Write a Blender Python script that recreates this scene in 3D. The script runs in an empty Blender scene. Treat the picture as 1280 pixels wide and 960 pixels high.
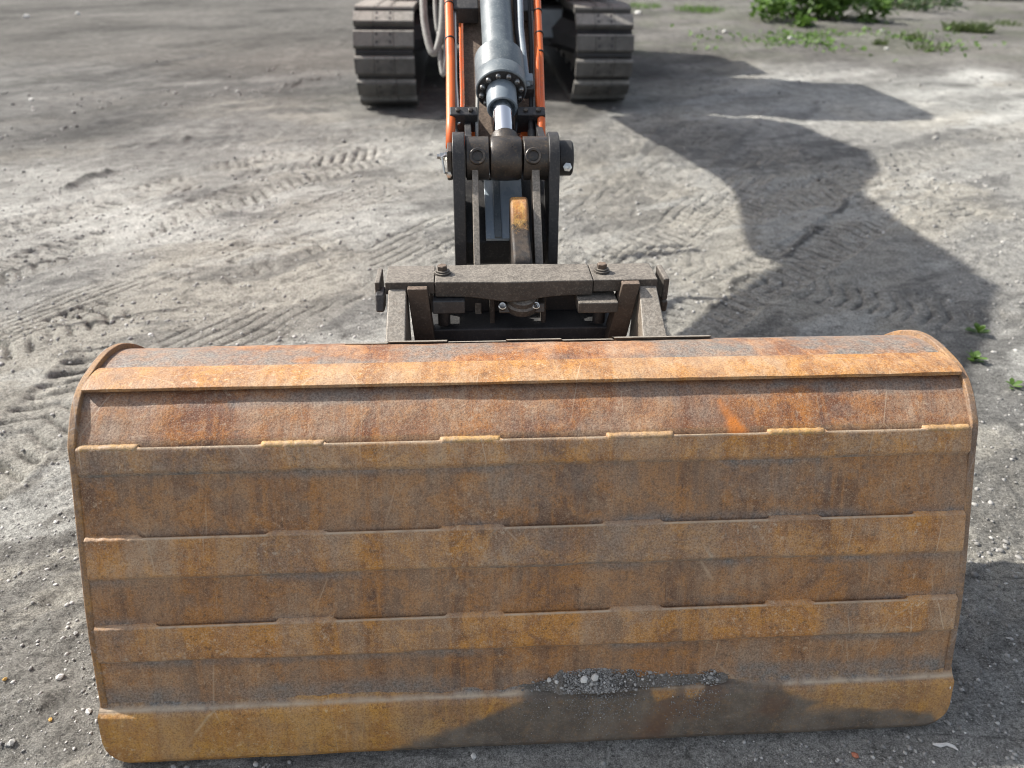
import bpy, bmesh, math, random
import numpy as np
from mathutils import Vector, Matrix
random.seed(7); rng = np.random.default_rng(7)
R = math.radians; PI = math.pi
sc = bpy.context.scene
col = sc.collection

# ------------------------------------------------------------------ camera
F_PX, CAM_H, PITCH, ROLL = 962.0, 1.65, R(31.5), R(-0.753)
cam_d = bpy.data.cameras.new('camera'); cam = bpy.data.objects.new('camera', cam_d); col.objects.link(cam)
s_, c_ = math.sin(PITCH), math.cos(PITCH)
FWD = Vector((0, c_, -s_)); UP0 = Vector((0, s_, c_)); RX = Vector((1, 0, 0))
cr, sr = math.cos(ROLL), math.sin(ROLL)
RIGHT = RX*cr - UP0*sr; UP = RX*sr + UP0*cr
CAM = Vector((0, 0, CAM_H))
m = Matrix.Identity(4)
for i in range(3):
    m[i][0], m[i][1], m[i][2], m[i][3] = RIGHT[i], UP[i], -FWD[i], CAM[i]
cam.matrix_world = m
cam_d.sensor_width = 36.0; cam_d.lens = 36.0*F_PX/1280.0
cam_d.clip_start = 0.02; cam_d.clip_end = 2000
cam_d.dof.use_dof = True; cam_d.dof.focus_distance = 1.9
cam_d.dof.aperture_fstop = 2.6
sc.camera = cam

# ------------------------------------------------------------------ sky, sun, exposure
TO_SUN = Vector((-1.06, 0.42, 1.0)).normalized()
w = bpy.data.worlds.new('World'); sc.world = w; w.use_nodes = True
nt = w.node_tree
sky = nt.nodes.new('ShaderNodeTexSky'); sky.sky_type = 'NISHITA'; sky.sun_disc = False
sky.sun_elevation = math.asin(TO_SUN.z); sky.sun_rotation = math.atan2(TO_SUN.x, TO_SUN.y)
sky.air_density = 1.0; sky.dust_density = 2.5
bg = nt.nodes['Background']; bg.inputs[1].default_value = 0.125
hs = nt.nodes.new('ShaderNodeHueSaturation'); hs.inputs['Saturation'].default_value = 0.5   # sky desaturated so shade turns less blue
nt.links.new(sky.outputs[0], hs.inputs['Color']); nt.links.new(hs.outputs[0], bg.inputs[0])
sun_d = bpy.data.lights.new('sun', 'SUN'); sun_d.energy = 4.7; sun_d.angle = R(0.8); sun_d.color = (1, 0.95, 0.87)
sun = bpy.data.objects.new('sun', sun_d); col.objects.link(sun)
sun.rotation_euler = TO_SUN.to_track_quat('Z', 'Y').to_euler(); sun.location = (-8, 4, 12)
sc.view_settings.view_transform = 'Standard'; sc.view_settings.look = 'None'
sc.view_settings.exposure = 0.75; sc.view_settings.gamma = 1.0
sc.render.engine = 'CYCLES'
sc.cycles.max_bounces = 6
sc.cycles.use_denoising = True; sc.cycles.denoiser = 'OPENIMAGEDENOISE'; sc.cycles.denoising_input_passes = 'RGB_ALBEDO_NORMAL'; sc.cycles.denoising_prefilter = 'ACCURATE'; sc.cycles.use_adaptive_sampling = False
sc.cycles.pixel_filter_type = 'BLACKMAN_HARRIS'; sc.cycles.filter_width = 1.05

# ------------------------------------------------------------------ frames of reference
YAW = R(3.687); ORG = Vector((0.0725, 1.0806, 0.0))
ROTL = Matrix.Rotation(YAW, 3, 'Z'); ROTI = ROTL.transposed()
def ray(u, v):
    return (RIGHT*((u-640)/F_PX) + UP*((480-v)/F_PX) + FWD)
def G(u, v, z=0.0):                       # where a line of sight meets the ground (world)
    d = ray(u, v); t = (z-CAM_H)/d.z
    return CAM + d*t
def P(u, v, f):                           # a point at optical depth f, in the bucket's frame
    return ROTI @ (CAM + ray(u, v)*f - ORG)

# ------------------------------------------------------------------ object helpers
def link(name, me, parent=None, mat=None):
    o = bpy.data.objects.new(name, me); col.objects.link(o)
    if parent is not None: o.parent = parent
    if mat is not None and me is not None and not me.materials: me.materials.append(mat)
    return o
def tag(o, label=None, cat=None, group=None, kind=None):
    if label: o['label'] = label
    if cat: o['category'] = cat
    if group: o['group'] = group
    if kind: o['kind'] = kind
    return o
def empty(name, loc, rz, label, cat, group=None):
    o = bpy.data.objects.new(name, None); col.objects.link(o)
    o.location = loc; o.rotation_euler = (0, 0, rz); o.empty_display_size = 0.1
    return tag(o, label, cat, group)
class MB:
    def __init__(s): s.v = []; s.f = []
    def add(s, vs, fs):
        n = len(s.v); s.v += [tuple(p) for p in vs]; s.f += [tuple(i+n for i in f) for f in fs]; return s
    def box(s, lo, hi, rot=None, piv=None):
        x0, y0, z0 = lo; x1, y1, z1 = hi
        vs = [Vector(p) for p in ((x0,y0,z0),(x1,y0,z0),(x1,y1,z0),(x0,y1,z0),(x0,y0,z1),(x1,y0,z1),(x1,y1,z1),(x0,y1,z1))]
        if rot is not None:
            pv = Vector(piv) if piv is not None else Vector(((x0+x1)/2, (y0+y1)/2, (z0+z1)/2))
            vs = [rot @ (p-pv) + pv for p in vs]
        return s.add(vs, [(3,2,1,0),(4,5,6,7),(0,1,5,4),(1,2,6,5),(2,3,7,6),(3,0,4,7)])
    def obox(s, c, ax, half):             # oriented box: centre, three axes, half sizes
        c = Vector(c); vs = []
        for k in ((-1,-1,-1),(1,-1,-1),(1,1,-1),(-1,1,-1),(-1,-1,1),(1,-1,1),(1,1,1),(-1,1,1)):
            vs.append(c + ax[0]*half[0]*k[0] + ax[1]*half[1]*k[1] + ax[2]*half[2]*k[2])
        return s.add(vs, [(3,2,1,0),(4,5,6,7),(0,1,5,4),(1,2,6,5),(2,3,7,6),(3,0,4,7)])
    def prism(s, prof, x0, x1, fx=None):  # (y, z) outline, anticlockwise seen from +x, between two x
        n = len(prof); vs = []
        for x in (x0, x1):
            for (y, z) in prof: vs.append((x if fx is None else fx(x, y, z), y, z))
        fs = [tuple(range(n-1, -1, -1)), tuple(range(n, 2*n))]
        for i in range(n):
            j = (i+1) % n; fs.append((i, j, n+j, n+i))
        return s.add(vs, fs)
    def tube(s, pts, r, n=10, caps=True):
        pts = [Vector(p) for p in pts]; rs = r if isinstance(r, (list, tuple)) else [r]*len(pts)
        vs = []; fs = []; nx = None
        for i, p in enumerate(pts):
            t = (pts[min(i+1, len(pts)-1)] - pts[max(i-1, 0)]).normalized()
            if nx is None:
                nx = t.cross(Vector((0.13, 0.2, 1)) if abs(t.z) < .9 else Vector((1, 0.1, 0))).normalized()
            else: nx = (nx - t*nx.dot(t)).normalized()
            ny = t.cross(nx)
            for k in range(n):
                a = 2*PI*k/n; vs.append(p + (nx*math.cos(a) + ny*math.sin(a))*rs[i])
        for i in range(len(pts)-1):
            for k in range(n):
                a, b = i*n+k, i*n+(k+1) % n; fs.append((a, b, b+n, a+n))
        if caps:
            fs.append(tuple(range(n-1, -1, -1))); fs.append(tuple(range((len(pts)-1)*n, len(pts)*n)))
        return s.add(vs, fs)
    def lathe(s, p, d, prof, n=28):       # (distance along d, radius) steps; first and last radius may be 0
        p = Vector(p); d = Vector(d).normalized()
        nx = d.cross(Vector((0.13, 0.2, 1)) if abs(d.z) < .9 else Vector((1, 0.1, 0))).normalized(); ny = d.cross(nx)
        vs = []; fs = []
        for (t, r) in prof:
            for k in range(n):
                a = 2*PI*k/n; vs.append(p + d*t + (nx*math.cos(a) + ny*math.sin(a))*max(r, 1e-5))
        for i in range(len(prof)-1):
            for k in range(n):
                a, b = i*n+k, i*n+(k+1) % n; fs.append((a, b, b+n, a+n))
        fs.append(tuple(range(n-1, -1, -1))); fs.append(tuple(range((len(prof)-1)*n, len(prof)*n)))
        return s.add(vs, fs)
    def cyl(s, p0, p1, r, n=24):
        p0 = Vector(p0); p1 = Vector(p1)
        return s.lathe(p0, p1-p0, [(0, r), ((p1-p0).length, r)], n)
    def ball(s, c, r, n=10, sq=(1,1,1)):
        c = Vector(c); vs = []; fs = []
        h = n//2
        for i in range(h+1):
            th = PI*i/h
            for k in range(n):
                a = 2*PI*k/n
                vs.append(c + Vector((math.sin(th)*math.cos(a)*sq[0], math.sin(th)*math.sin(a)*sq[1], math.cos(th)*sq[2]))*r)
        for i in range(h):
            for k in range(n):
                a, b = i*n+k, i*n+(k+1) % n; fs.append((a, a+n, b+n, b))
        return s.add(vs, fs)
    def mesh(s, name='m', fix=True):
        me = bpy.data.meshes.new(name); me.from_pydata(s.v, [], s.f)
        if fix:
            bm = bmesh.new(); bm.from_mesh(me)
            bmesh.ops.remove_doubles(bm, verts=bm.verts, dist=2e-5)
            bmesh.ops.recalc_face_normals(bm, faces=bm.faces); bm.to_mesh(me); bm.free()
        return me
    def build(s, name, mat, parent=None, bevel=0.0, smooth=True, seg=2, off=None, sharp=38):
        me = s.mesh(name)
        if smooth:
            me.polygons.foreach_set('use_smooth', [True]*len(me.polygons))
            me.set_sharp_from_angle(angle=R(sharp))
        o = link(name, me, parent, mat)
        if off is not None: o.location = off
        if bevel:
            b = o.modifiers.new('bevel', 'BEVEL'); b.width = bevel; b.segments = seg; b.limit_method = 'ANGLE'; b.angle_limit = R(38)
            b.harden_normals = True
        return o
def grid_mesh(name, V, nu, nv, smooth=True, closed_u=False):
    me = bpy.data.meshes.new(name); V = np.asarray(V, np.float32).reshape(-1, 3)
    i = np.arange((nu-1)*(nv-1)); a = (i//(nv-1))*nv + i % (nv-1)
    q = np.stack([a, a+nv, a+nv+1, a+1], 1).astype(np.int32)
    me.vertices.add(len(V)); me.vertices.foreach_set('co', V.ravel())
    me.loops.add(q.size); me.loops.foreach_set('vertex_index', q.ravel())
    me.polygons.add(len(q)); me.polygons.foreach_set('loop_start', np.arange(0, q.size, 4, dtype=np.int32))
    me.update(calc_edges=True)
    me.polygons.foreach_set('use_smooth', np.ones(len(q), bool)) if smooth else None
    return me
def np_mesh(name, V, Fc, smooth=False):
    V = np.asarray(V, np.float32); Fc = np.asarray(Fc, np.int32); k = Fc.shape[1]
    me = bpy.data.meshes.new(name)
    me.vertices.add(len(V)); me.vertices.foreach_set('co', V.ravel())
    me.loops.add(Fc.size); me.loops.foreach_set('vertex_index', Fc.ravel())
    me.polygons.add(len(Fc)); me.polygons.foreach_set('loop_start', np.arange(0, Fc.size, k, dtype=np.int32))
    me.update(calc_edges=True)
    if smooth: me.polygons.foreach_set('use_smooth', np.ones(len(Fc), bool))
    return me
def attr(me, name, arr):
    a = me.attributes.new(name, 'FLOAT', 'POINT'); a.data.foreach_set('value', np.asarray(arr, np.float32).ravel())
def attr_col(me, name, arr):
    a = me.attributes.new(name, 'FLOAT_COLOR', 'POINT')
    c = np.ones((len(me.vertices), 4), np.float32); c[:, :3] = arr; a.data.foreach_set('color', c.ravel())

# value noise in numpy
def vn(x, y, seed=0):
    xi = np.floor(x).astype(np.int64); yi = np.floor(y).astype(np.int64); fx = x-xi; fy = y-yi
    fx = fx*fx*fx*(fx*(fx*6-15)+10); fy = fy*fy*fy*(fy*(fy*6-15)+10)
    def h(a, b):
        n = (a*374761393 + b*668265263 + seed*974634777) & 0xffffffff
        n = ((n ^ (n >> 13))*1274126177) & 0xffffffff
        n = n ^ (n >> 16)
        return (n & 0xffff)/65535.0
    return ((h(xi, yi)*(1-fx)+h(xi+1, yi)*fx)*(1-fy) + (h(xi, yi+1)*(1-fx)+h(xi+1, yi+1)*fx)*fy)*2-1
def fbm(x, y, sc_, oc=4, seed=0, gain=.5):
    r = 0; a = 1.0
    for k in range(oc):
        r = r + a*vn(x/sc_ + 17.3*k, y/sc_ - 9.1*k, seed+k); a *= gain; sc_ = sc_/2.03
    return r
def sst(a, b, x):
    t = np.clip((x-a)/(b-a), 0, 1); return t*t*(3-2*t)

# ------------------------------------------------------------------ materials
class NT:
    def __init__(s, name):
        s.m = bpy.data.materials.new(name); s.m.use_nodes = True; s.t = s.m.node_tree; s.n = s.t.nodes; s.l = s.t.links
        s.b = s.n['Principled BSDF']; s.tc = s.n.new('ShaderNodeTexCoord')
    def set(s, k, v):
        if hasattr(v, 'is_output') or isinstance(v, bpy.types.NodeSocket): s.l.new(v, s.b.inputs[k])
        else: s.b.inputs[k].default_value = (*v, 1) if isinstance(v, tuple) and len(v) == 3 else v
    def map(s, scale=(1,1,1), src='Object', rot=(0,0,0)):
        mp = s.n.new('ShaderNodeMapping'); mp.inputs['Scale'].default_value = scale; mp.inputs['Rotation'].default_value = rot
        s.l.new(s.tc.outputs[src], mp.inputs[0]); return mp.outputs[0]
    def noise(s, scale, detail=4, rough=.55, vec=None, dist=0.0):
        n = s.n.new('ShaderNodeTexNoise'); n.inputs['Scale'].default_value = scale; n.inputs['Detail'].default_value = detail
        n.inputs['Roughness'].default_value = rough; n.inputs['Distortion'].default_value = dist
        s.l.new(vec if vec is not None else s.tc.outputs['Object'], n.inputs['Vector']); return n.outputs[0]
    def voro(s, scale, vec=None, feature='F1', out=0):
        n = s.n.new('ShaderNodeTexVoronoi'); n.inputs['Scale'].default_value = scale; n.feature = feature
        s.l.new(vec if vec is not None else s.tc.outputs['Object'], n.inputs['Vector']); return n.outputs[out]
    def ramp(s, fac, stops):
        r = s.n.new('ShaderNodeValToRGB'); el = r.color_ramp.elements
        while len(el) < len(stops): el.new(0.5)
        for e, (p, c) in zip(el, stops):
            e.position = p; e.color = (c, c, c, 1) if isinstance(c, (int, float)) else (*c, 1)
        s.l.new(fac, r.inputs[0]); return r.outputs[0]
    def mix(s, fac, a, b, mode='MIX'):
        n = s.n.new('ShaderNodeMix'); n.data_type = 'RGBA'; n.blend_type = mode
        for sock, v in ((n.inputs[0], fac), (n.inputs[6], a), (n.inputs[7], b)):
            if isinstance(v, bpy.types.NodeSocket): s.l.new(v, sock)
            elif isinstance(v, (int, float)): sock.default_value = v if sock == n.inputs[0] else (v, v, v, 1)
            else: sock.default_value = (*v, 1)
        return n.outputs[2]
    def math(s, op, a, b=0.0, clamp=False):
        n = s.n.new('ShaderNodeMath'); n.operation = op; n.use_clamp = clamp
        for i, v in enumerate((a, b)):
            if isinstance(v, bpy.types.NodeSocket): s.l.new(v, n.inputs[i])
            else: n.inputs[i].default_value = v
        return n.outputs[0]
    def at(s, name, out='Fac'):
        n = s.n.new('ShaderNodeAttribute'); n.attribute_name = name; return n.outputs[out]
    def bump(s, h, strength=.5, dist=.002, prev=None):
        n = s.n.new('ShaderNodeBump'); n.inputs['Strength'].default_value = strength; n.inputs['Distance'].default_value = dist
        s.l.new(h, n.inputs['Height'])
        if prev is not None: s.l.new(prev, n.inputs['Normal'])
        return n.outputs[0]

def rust_mat(name, dark, mid, hot, dustc=(.36, .31, .27), dust=.5, use_attr=False, streak=(70, 6, 5)):
    t = NT(name)
    big = t.noise(2.6, 7, .66, t.map((1.6, 1, 1)))
    med = t.noise(15, 7, .72, None, .5)
    st = t.noise(1.0, 5, .62, t.map(streak))
    colm = t.noise(1.0, 3, .5, t.map((9, .9, .9)))
    scf = t.noise(5.5, 8, .74, t.map((.8, 1, 1)))
    fine = t.noise(230, 3, .7)
    finer = t.noise(370, 2, .65)
    c = t.mix(t.ramp(big, [(.38, 0), (.60, 1)]), dark, mid)
    c = t.mix(t.ramp(med, [(.48, 0), (.58, .8)]), c, hot)
    c = t.mix(t.ramp(med, [(.34, .7), (.43, 0)]), c, t.mix(.6, dark, (.045, .028, .018)))
    pit = t.noise(75, 5, .78, None, .3)
    c = t.mix(t.ramp(pit, [(.37, .75), (.43, 0)]), c, t.mix(.6, dark, (.03, .02, .014)))
    c = t.mix(t.math('MULTIPLY', t.ramp(pit, [(.56, 0), (.63, .7)]), t.ramp(t.noise(4, 4), [(.4, .15), (.6, 1)])), c, dustc)
    c = t.mix(t.math('MULTIPLY', t.ramp(st, [(.50, 0), (.66, 1)]), .55), c, hot)
    c = t.mix(t.math('MULTIPLY', t.ramp(st, [(.34, 1), (.46, 0)]), .25), c, t.mix(.5, dark, (.06, .04, .03)))
    c = t.mix(t.math('MULTIPLY', t.ramp(colm, [(.50, 0), (.56, 1)]), .30), c, t.mix(.5, dustc, dark))
    gs = t.math('MULTIPLY', t.ramp(scf, [(.47, 0), (.62, 1)]), t.ramp(t.noise(60, 4, .7, t.map((1, .35, .35))), [(.36, .25), (.6, 1)]))
    c = t.mix(t.math('MULTIPLY', gs, .75*dust+.1), c, t.mix(.3, dustc, dark))
    # grain of the scale
    c = t.mix(t.ramp(fine, [(.42, .42), (.50, 0)]), c, t.mix(.6, dark, (.02, .012, .008)))
    c = t.mix(t.math('MULTIPLY', t.ramp(finer, [(.54, 0), (.62, 1)]), .16+.25*dust), c, dustc)
    vs_ = t.math('MULTIPLY', t.ramp(t.noise(1.0, 3, .6, t.map((230, 6, 6))), [(.58, 0), (.72, .7)]), t.ramp(t.noise(6, 5, .7), [(.48, 0), (.64, .5)]))
    c = t.mix(vs_, c, dustc)
    # scratches
    sw = t.voro(7.0, t.map((1, 1, .12), rot=(.0, .5, .3)), 'DISTANCE_TO_EDGE')
    c = t.mix(t.math('MULTIPLY', t.ramp(sw, [(.0, 1), (.010, 0)]), t.ramp(t.noise(5, 3), [(.54, 0), (.64, .6)])), c, dustc)
    sw2 = t.voro(16.0, t.map((1, .25, .25), rot=(.2, -.6, .9)), 'DISTANCE_TO_EDGE')
    c = t.mix(t.math('MULTIPLY', t.ramp(sw2, [(.0, 1), (.02, 0)]), t.ramp(t.noise(7, 3), [(.58, 0), (.68, .3)])), c, dustc)
    rough = t.ramp(med, [(.35, .48), (.62, .78)])
    hgt = t.math('ADD', t.math('MULTIPLY', fine, .6), t.math('MULTIPLY', finer, .4))
    if use_attr:
        c = t.mix(t.math('MULTIPLY', t.at('hot'), t.ramp(t.noise(45, 4, .7), [(.3, .55), (.6, 1)]), True), c, (.62, .2, .028))
        du = t.math('MULTIPLY', t.at('dust'), t.ramp(t.noise(28, 5, .7), [(.3, .35), (.62, 1)]), True)
        c = t.mix(du, c, t.mix(t.ramp(fine, [(.4, 0), (.6, 1)]), (.10, .093, .085), (.25, .232, .208)))
        c = t.mix(t.math('MULTIPLY', t.at('wear_lit'), t.ramp(t.noise(30, 4, .7), [(.3, .3), (.55, 1)]), True), c, (.5, .4, .29))  # pale lips and ledge: skylight on up-facing edges painted in
        mud = t.math('MULTIPLY', t.at('mud'), t.ramp(t.noise(70, 5, .75), [(.3, .72), (.5, .95)]), True)
        mudc = t.mix(t.ramp(t.noise(14, 6, .7), [(.4, 0), (.65, 1)]), (.085, .072, .058), (.16, .135, .108))
        mudc = t.mix(t.ramp(t.noise(260, 4, .7), [(.55, 0), (.7, .55)]), mudc, (.3, .29, .27))
        mudc = t.mix(t.ramp(t.noise(6, 3), [(.55, 0), (.7, .7)]), mudc, (.12, .06, .035))
        c = t.mix(mud, c, mudc)
        t.set('Specular IOR Level', .45)
    t.set('Base Color', c); t.set('Roughness', rough)
    t.set('Normal', t.bump(hgt, .5, .002, t.bump(med, .5, .006, t.bump(scf, .4, .006))))
    return t.m
def metal_mat(name, a, b, rough=.5, metallic=0.0, wear_lit=(.3, .28, .26), wearamt=.3, sc0=9, spec=.5, bump=.25, lit_dust=None):
    t = NT(name)
    n = t.noise(sc0, 5, .65); f = t.noise(160, 4, .7)
    c = t.mix(t.ramp(n, [(.35, 0), (.68, 1)]), a, b)
    c = t.mix(t.math('MULTIPLY', t.ramp(f, [(.52, 0), (.66, 1)]), wearamt), c, wear_lit)
    c = t.mix(t.math('MULTIPLY', t.ramp(t.noise(sc0*4, 5, .7), [(.58, 0), (.72, 1)]), wearamt), c, wear_lit)
    if lit_dust:
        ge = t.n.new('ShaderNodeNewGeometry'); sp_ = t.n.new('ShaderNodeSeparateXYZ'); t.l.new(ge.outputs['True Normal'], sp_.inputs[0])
        lay = t.math('MULTIPLY', t.ramp(sp_.outputs[2], [(.25, 0), (.75, 1)]), t.ramp(t.noise(sc0*2.5, 5, .7), [(.3, .35), (.55, 1)]))  # dusty pale tops over dark fronts: light on the tops painted in
        dc = t.mix(t.ramp(f, [(.42, 0), (.58, 1)]), tuple(x*.62 for x in lit_dust), lit_dust)
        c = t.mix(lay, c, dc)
    t.set('Base Color', c); t.set('Roughness', t.ramp(n, [(.3, max(rough-.12, .05)), (.7, min(rough+.15, 1))])); t.set('Metallic', metallic)
    t.set('Specular IOR Level', spec)
    t.set('Normal', t.bump(f, bump, .002))
    return t.m
M = {}
M['rust_face'] = rust_mat('rust_face', (.165, .082, .042), (.29, .14, .058), (.42, .185, .05), dustc=(.54, .39, .25), use_attr=True, dust=.62)
M['rust_strip'] = rust_mat('rust_strip', (.23, .105, .042), (.41, .18, .052), (.55, .25, .05), dustc=(.66, .53, .37), dust=.6, streak=(55, 8, 6), use_attr=True)
M['rust_top'] = rust_mat('rust_top', (.17, .06, .025), (.28, .105, .034), (.42, .165, .038), dustc=(.54, .42, .30), dust=.72, use_attr=True)
M['rust_plate'] = rust_mat('rust_plate', (.24, .10, .036), (.35, .158, .05), (.45, .21, .05), dustc=(.58, .46, .31), dust=.7, use_attr=True)
M['rust_edge'] = rust_mat('rust_edge', (.30, .135, .038), (.43, .195, .045), (.54, .27, .05), dustc=(.6, .44, .25), dust=.35, use_attr=True)
M['weld'] = rust_mat('weld', (.36, .2, .08), (.46, .28, .11), (.5, .3, .09), dust=.4)
M['rust_side'] = rust_mat('rust_side', (.16, .085, .04), (.26, .13, .045), (.4, .2, .05), dust=.35)
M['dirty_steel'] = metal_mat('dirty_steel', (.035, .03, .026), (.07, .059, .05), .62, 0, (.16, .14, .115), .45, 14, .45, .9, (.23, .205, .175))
M['worn_steel'] = metal_mat('worn_steel', (.11, .09, .07), (.18, .15, .12), .6, 0, (.32, .26, .2), .6, 20, .5, .5, (.30, .27, .23))
M['brown_steel'] = metal_mat('brown_steel', (.05, .038, .03), (.085, .062, .046), .7, 0, (.16, .125, .1), .4, 16, .4, .4, (.2, .15, .115))
M['cover_sky_tint'] = metal_mat('cover_sky_tint', (.26, .32, .38), (.34, .39, .43), .3, 0, (.3, .3, .28), .25, 10)  # blue-grey carries the sky's reflection on the cover
M['gland_steel'] = metal_mat('gland_steel', (.2, .2, .2), (.34, .34, .33), .32, .8, (.4, .4, .38), .3)
M['black_steel'] = metal_mat('black_steel', (.018, .018, .02), (.04, .038, .037), .48, 0, (.12, .11, .1), .35, 12)
M['dark_oily'] = metal_mat('dark_oily', (.03, .027, .025), (.065, .055, .047), .36, .2, (.17, .12, .07), .4, 16, .6, .3)
M['slate_paint'] = metal_mat('slate_paint', (.15, .185, .22), (.22, .26, .295), .42, 0, (.28, .28, .27), .3, 10)
M['grey_paint'] = metal_mat('grey_paint', (.085, .105, .12), (.145, .17, .185), .42, 0, (.25, .26, .26), .5, 12, .5, .25)
M['dark_paint'] = metal_mat('dark_paint', (.025, .026, .028), (.05, .05, .052), .55, 0, (.12, .11, .1), .35, 8)
M['orange_paint'] = metal_mat('orange_paint', (.62, .105, .018), (.74, .15, .026), .42, 0, (.22, .12, .07), .42, 9, .5, .12)
M['orange_dirty'] = metal_mat('orange_dirty', (.5, .09, .025), (.2, .08, .04), .6, 0, (.2, .15, .11), .55, 12)
M['black_rubber'] = metal_mat('black_rubber', (.012, .012, .013), (.03, .03, .03), .6, 0, (.1, .095, .09), .2, 14)
M['grey_hose'] = metal_mat('grey_hose', (.16, .16, .15), (.27, .27, .26), .6, 0, (.5, .48, .45), .4, 14)
M['track_pad'] = metal_mat('track_pad', (.06, .059, .057), (.12, .117, .111), .8, 0, (.16, .145, .125), .6, 7, .3, .8, (.36, .345, .315))  # pale last colour stands in for sunlit shoe tops
M['hook_rust'] = rust_mat('hook_rust', (.42, .16, .025), (.62, .29, .04), (.72, .42, .1), dust=.3)
t = NT('chrome'); t.set('Base Color', (.82, .84, .87)); t.set('Metallic', 1.0); t.set('Roughness', .09); M['chrome'] = t.m
t = NT('bright_steel'); t.set('Base Color', (.6, .6, .58)); t.set('Metallic', 1.0); t.set('Roughness', .32); M['bright_steel'] = t.m
t = NT('cab_glass'); t.set('Base Color', (.02, .025, .03)); t.set('Roughness', .06); M['cab_glass'] = t.m
def leaf_mat(name, a, b, c3):
    t = NT(name); n = t.noise(5, 4); f = t.noise(60, 3)
    c = t.mix(t.ramp(n, [(.35, 0), (.65, 1)]), a, b); c = t.mix(t.ramp(f, [(.5, 0), (.75, .7)]), c, c3)
    t.set('Base Color', c); t.set('Roughness', .55); t.set('Transmission Weight', 0.0)
    t.set('Subsurface Weight', 0.0)
    tr = t.n.new('ShaderNodeBsdfTranslucent'); t.l.new(c, tr.inputs[0])
    mx = t.n.new('ShaderNodeMixShader'); mx.inputs[0].default_value = .35
    out = t.n['Material Output']; t.l.new(t.b.outputs[0], mx.inputs[1]); t.l.new(tr.outputs[0], mx.inputs[2]); t.l.new(mx.outputs[0], out.inputs[0])
    return t.m
M['leaf'] = leaf_mat('leaf', (.07, .14, .025), (.12, .22, .04), (.18, .28, .06))
M['leaf_dark'] = leaf_mat('leaf_dark', (.03, .06, .02), (.06, .1, .035), (.09, .13, .05))
M['grass'] = leaf_mat('grass', (.05, .085, .025), (.085, .12, .035), (.15, .15, .06))
M['stem'] = metal_mat('stem', (.09, .1, .04), (.14, .13, .06), .8)
def stone_mat(name, a, b):
    t = NT(name); n = t.noise(60, 5, .7); f = t.noise(400, 3)
    t.set('Base Color', t.mix(t.ramp(n, [(.35, 0), (.65, 1)]), a, b)); t.set('Roughness', .85); t.set('Normal', t.bump(f, .4, .002)); return t.m
M['white_stone'] = stone_mat('white_stone', (.5, .49, .46), (.68, .67, .64))
M['grey_stone'] = stone_mat('grey_stone', (.26, .26, .25), (.4, .4, .38))
M['brick_stone'] = stone_mat('brick_stone', (.34, .12, .07), (.45, .18, .11))
M['ochre_stone'] = stone_mat('ochre_stone', (.42, .24, .06), (.55, .34, .1))

# gravel: colour by a per-stone attribute
t = NT('gravel_mat')
t.set('Base Color', t.mix(t.ramp(t.noise(300, 3), [(.4, 0), (.6, .35)]), t.at('tone', 'Color'), (.3, .29, .28))); t.set('Roughness', .9); M['gravel'] = t.m

# ground
t = NT('dirt')
pos = t.tc.outputs['Object']
base = t.at('tone', 'Color')
n0 = t.noise(9, 8, .78); n1 = t.noise(26, 7, .76); n2 = t.noise(95, 6, .8); n3 = t.noise(300, 3, .75)
sl = t.noise(1.0, 6, .74, t.map((3.2, 26, 4), rot=(0, 0, R(-33))))
c = t.mix(1.0, base, t.ramp(n0, [(.36, .66), (.5, 1.0), (.66, 1.25)]), 'MULTIPLY')
c = t.mix(1.0, c, t.ramp(n2, [(.35, .42), (.47, .95), (.6, 1.4)]), 'MULTIPLY')
c = t.mix(1.0, c, t.ramp(n3, [(.36, .55), (.5, 1.0), (.64, 1.5)]), 'MULTIPLY')
c = t.mix(t.ramp(n1, [(.36, .75), (.43, 0)]), c, t.mix(.6, c, (.035, .034, .032)))
c = t.mix(t.ramp(sl, [(.35, .75), (.42, 0)]), c, t.mix(.6, c, (.04, .038, .036)))
c = t.mix(t.ramp(sl, [(.56, 0), (.68, .35)]), c, (.46, .445, .41))
vo = t.voro(150)
c = t.mix(t.ramp(vo, [(.10, .7), (.22, 0)]), c, t.ramp(t.voro(150, out=1), [(.2, (.07, .07, .07)), (.8, (.52, .51, .48))]))
t.set('Base Color', c); t.set('Roughness', .95); t.set('Specular IOR Level', .2)
b1 = t.bump(sl, .35, .012, t.bump(n1, .42, .018))
b2 = t.bump(n2, 1.0, .012, b1); b3 = t.bump(n3, .8, .005, b2)
t.set('Normal', b3); M['dirt'] = t.m

# ------------------------------------------------------------------ ground
def axis(fine0, fine1, step, lo, hi, ratio):
    mid = np.arange(fine0, fine1+step*.5, step)
    def grow(start, end, sgn):
        out = []; x = start; s = step
        while (x-end)*sgn < 0:
            s *= ratio; x += s*sgn; out.append(x)
        return out
    return np.array(grow(fine0, lo, -1)[::-1] + list(mid) + grow(fine1, hi, 1))
gx = axis(-2.3, 2.9, .0105, -260, 260, 1.022); gy = axis(.35, 4.6, .0105, -60, 420, 1.020)
X, Y = np.meshgrid(gx, gy, indexing='ij')
near = 1-sst(14, 30, np.hypot(X, Y))
# a slow warp so marks do not run ruler straight
wx = X + .03*fbm(X, Y, .9, 3, 50); wy = Y + .03*fbm(X, Y, .9, 3, 60)
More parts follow.
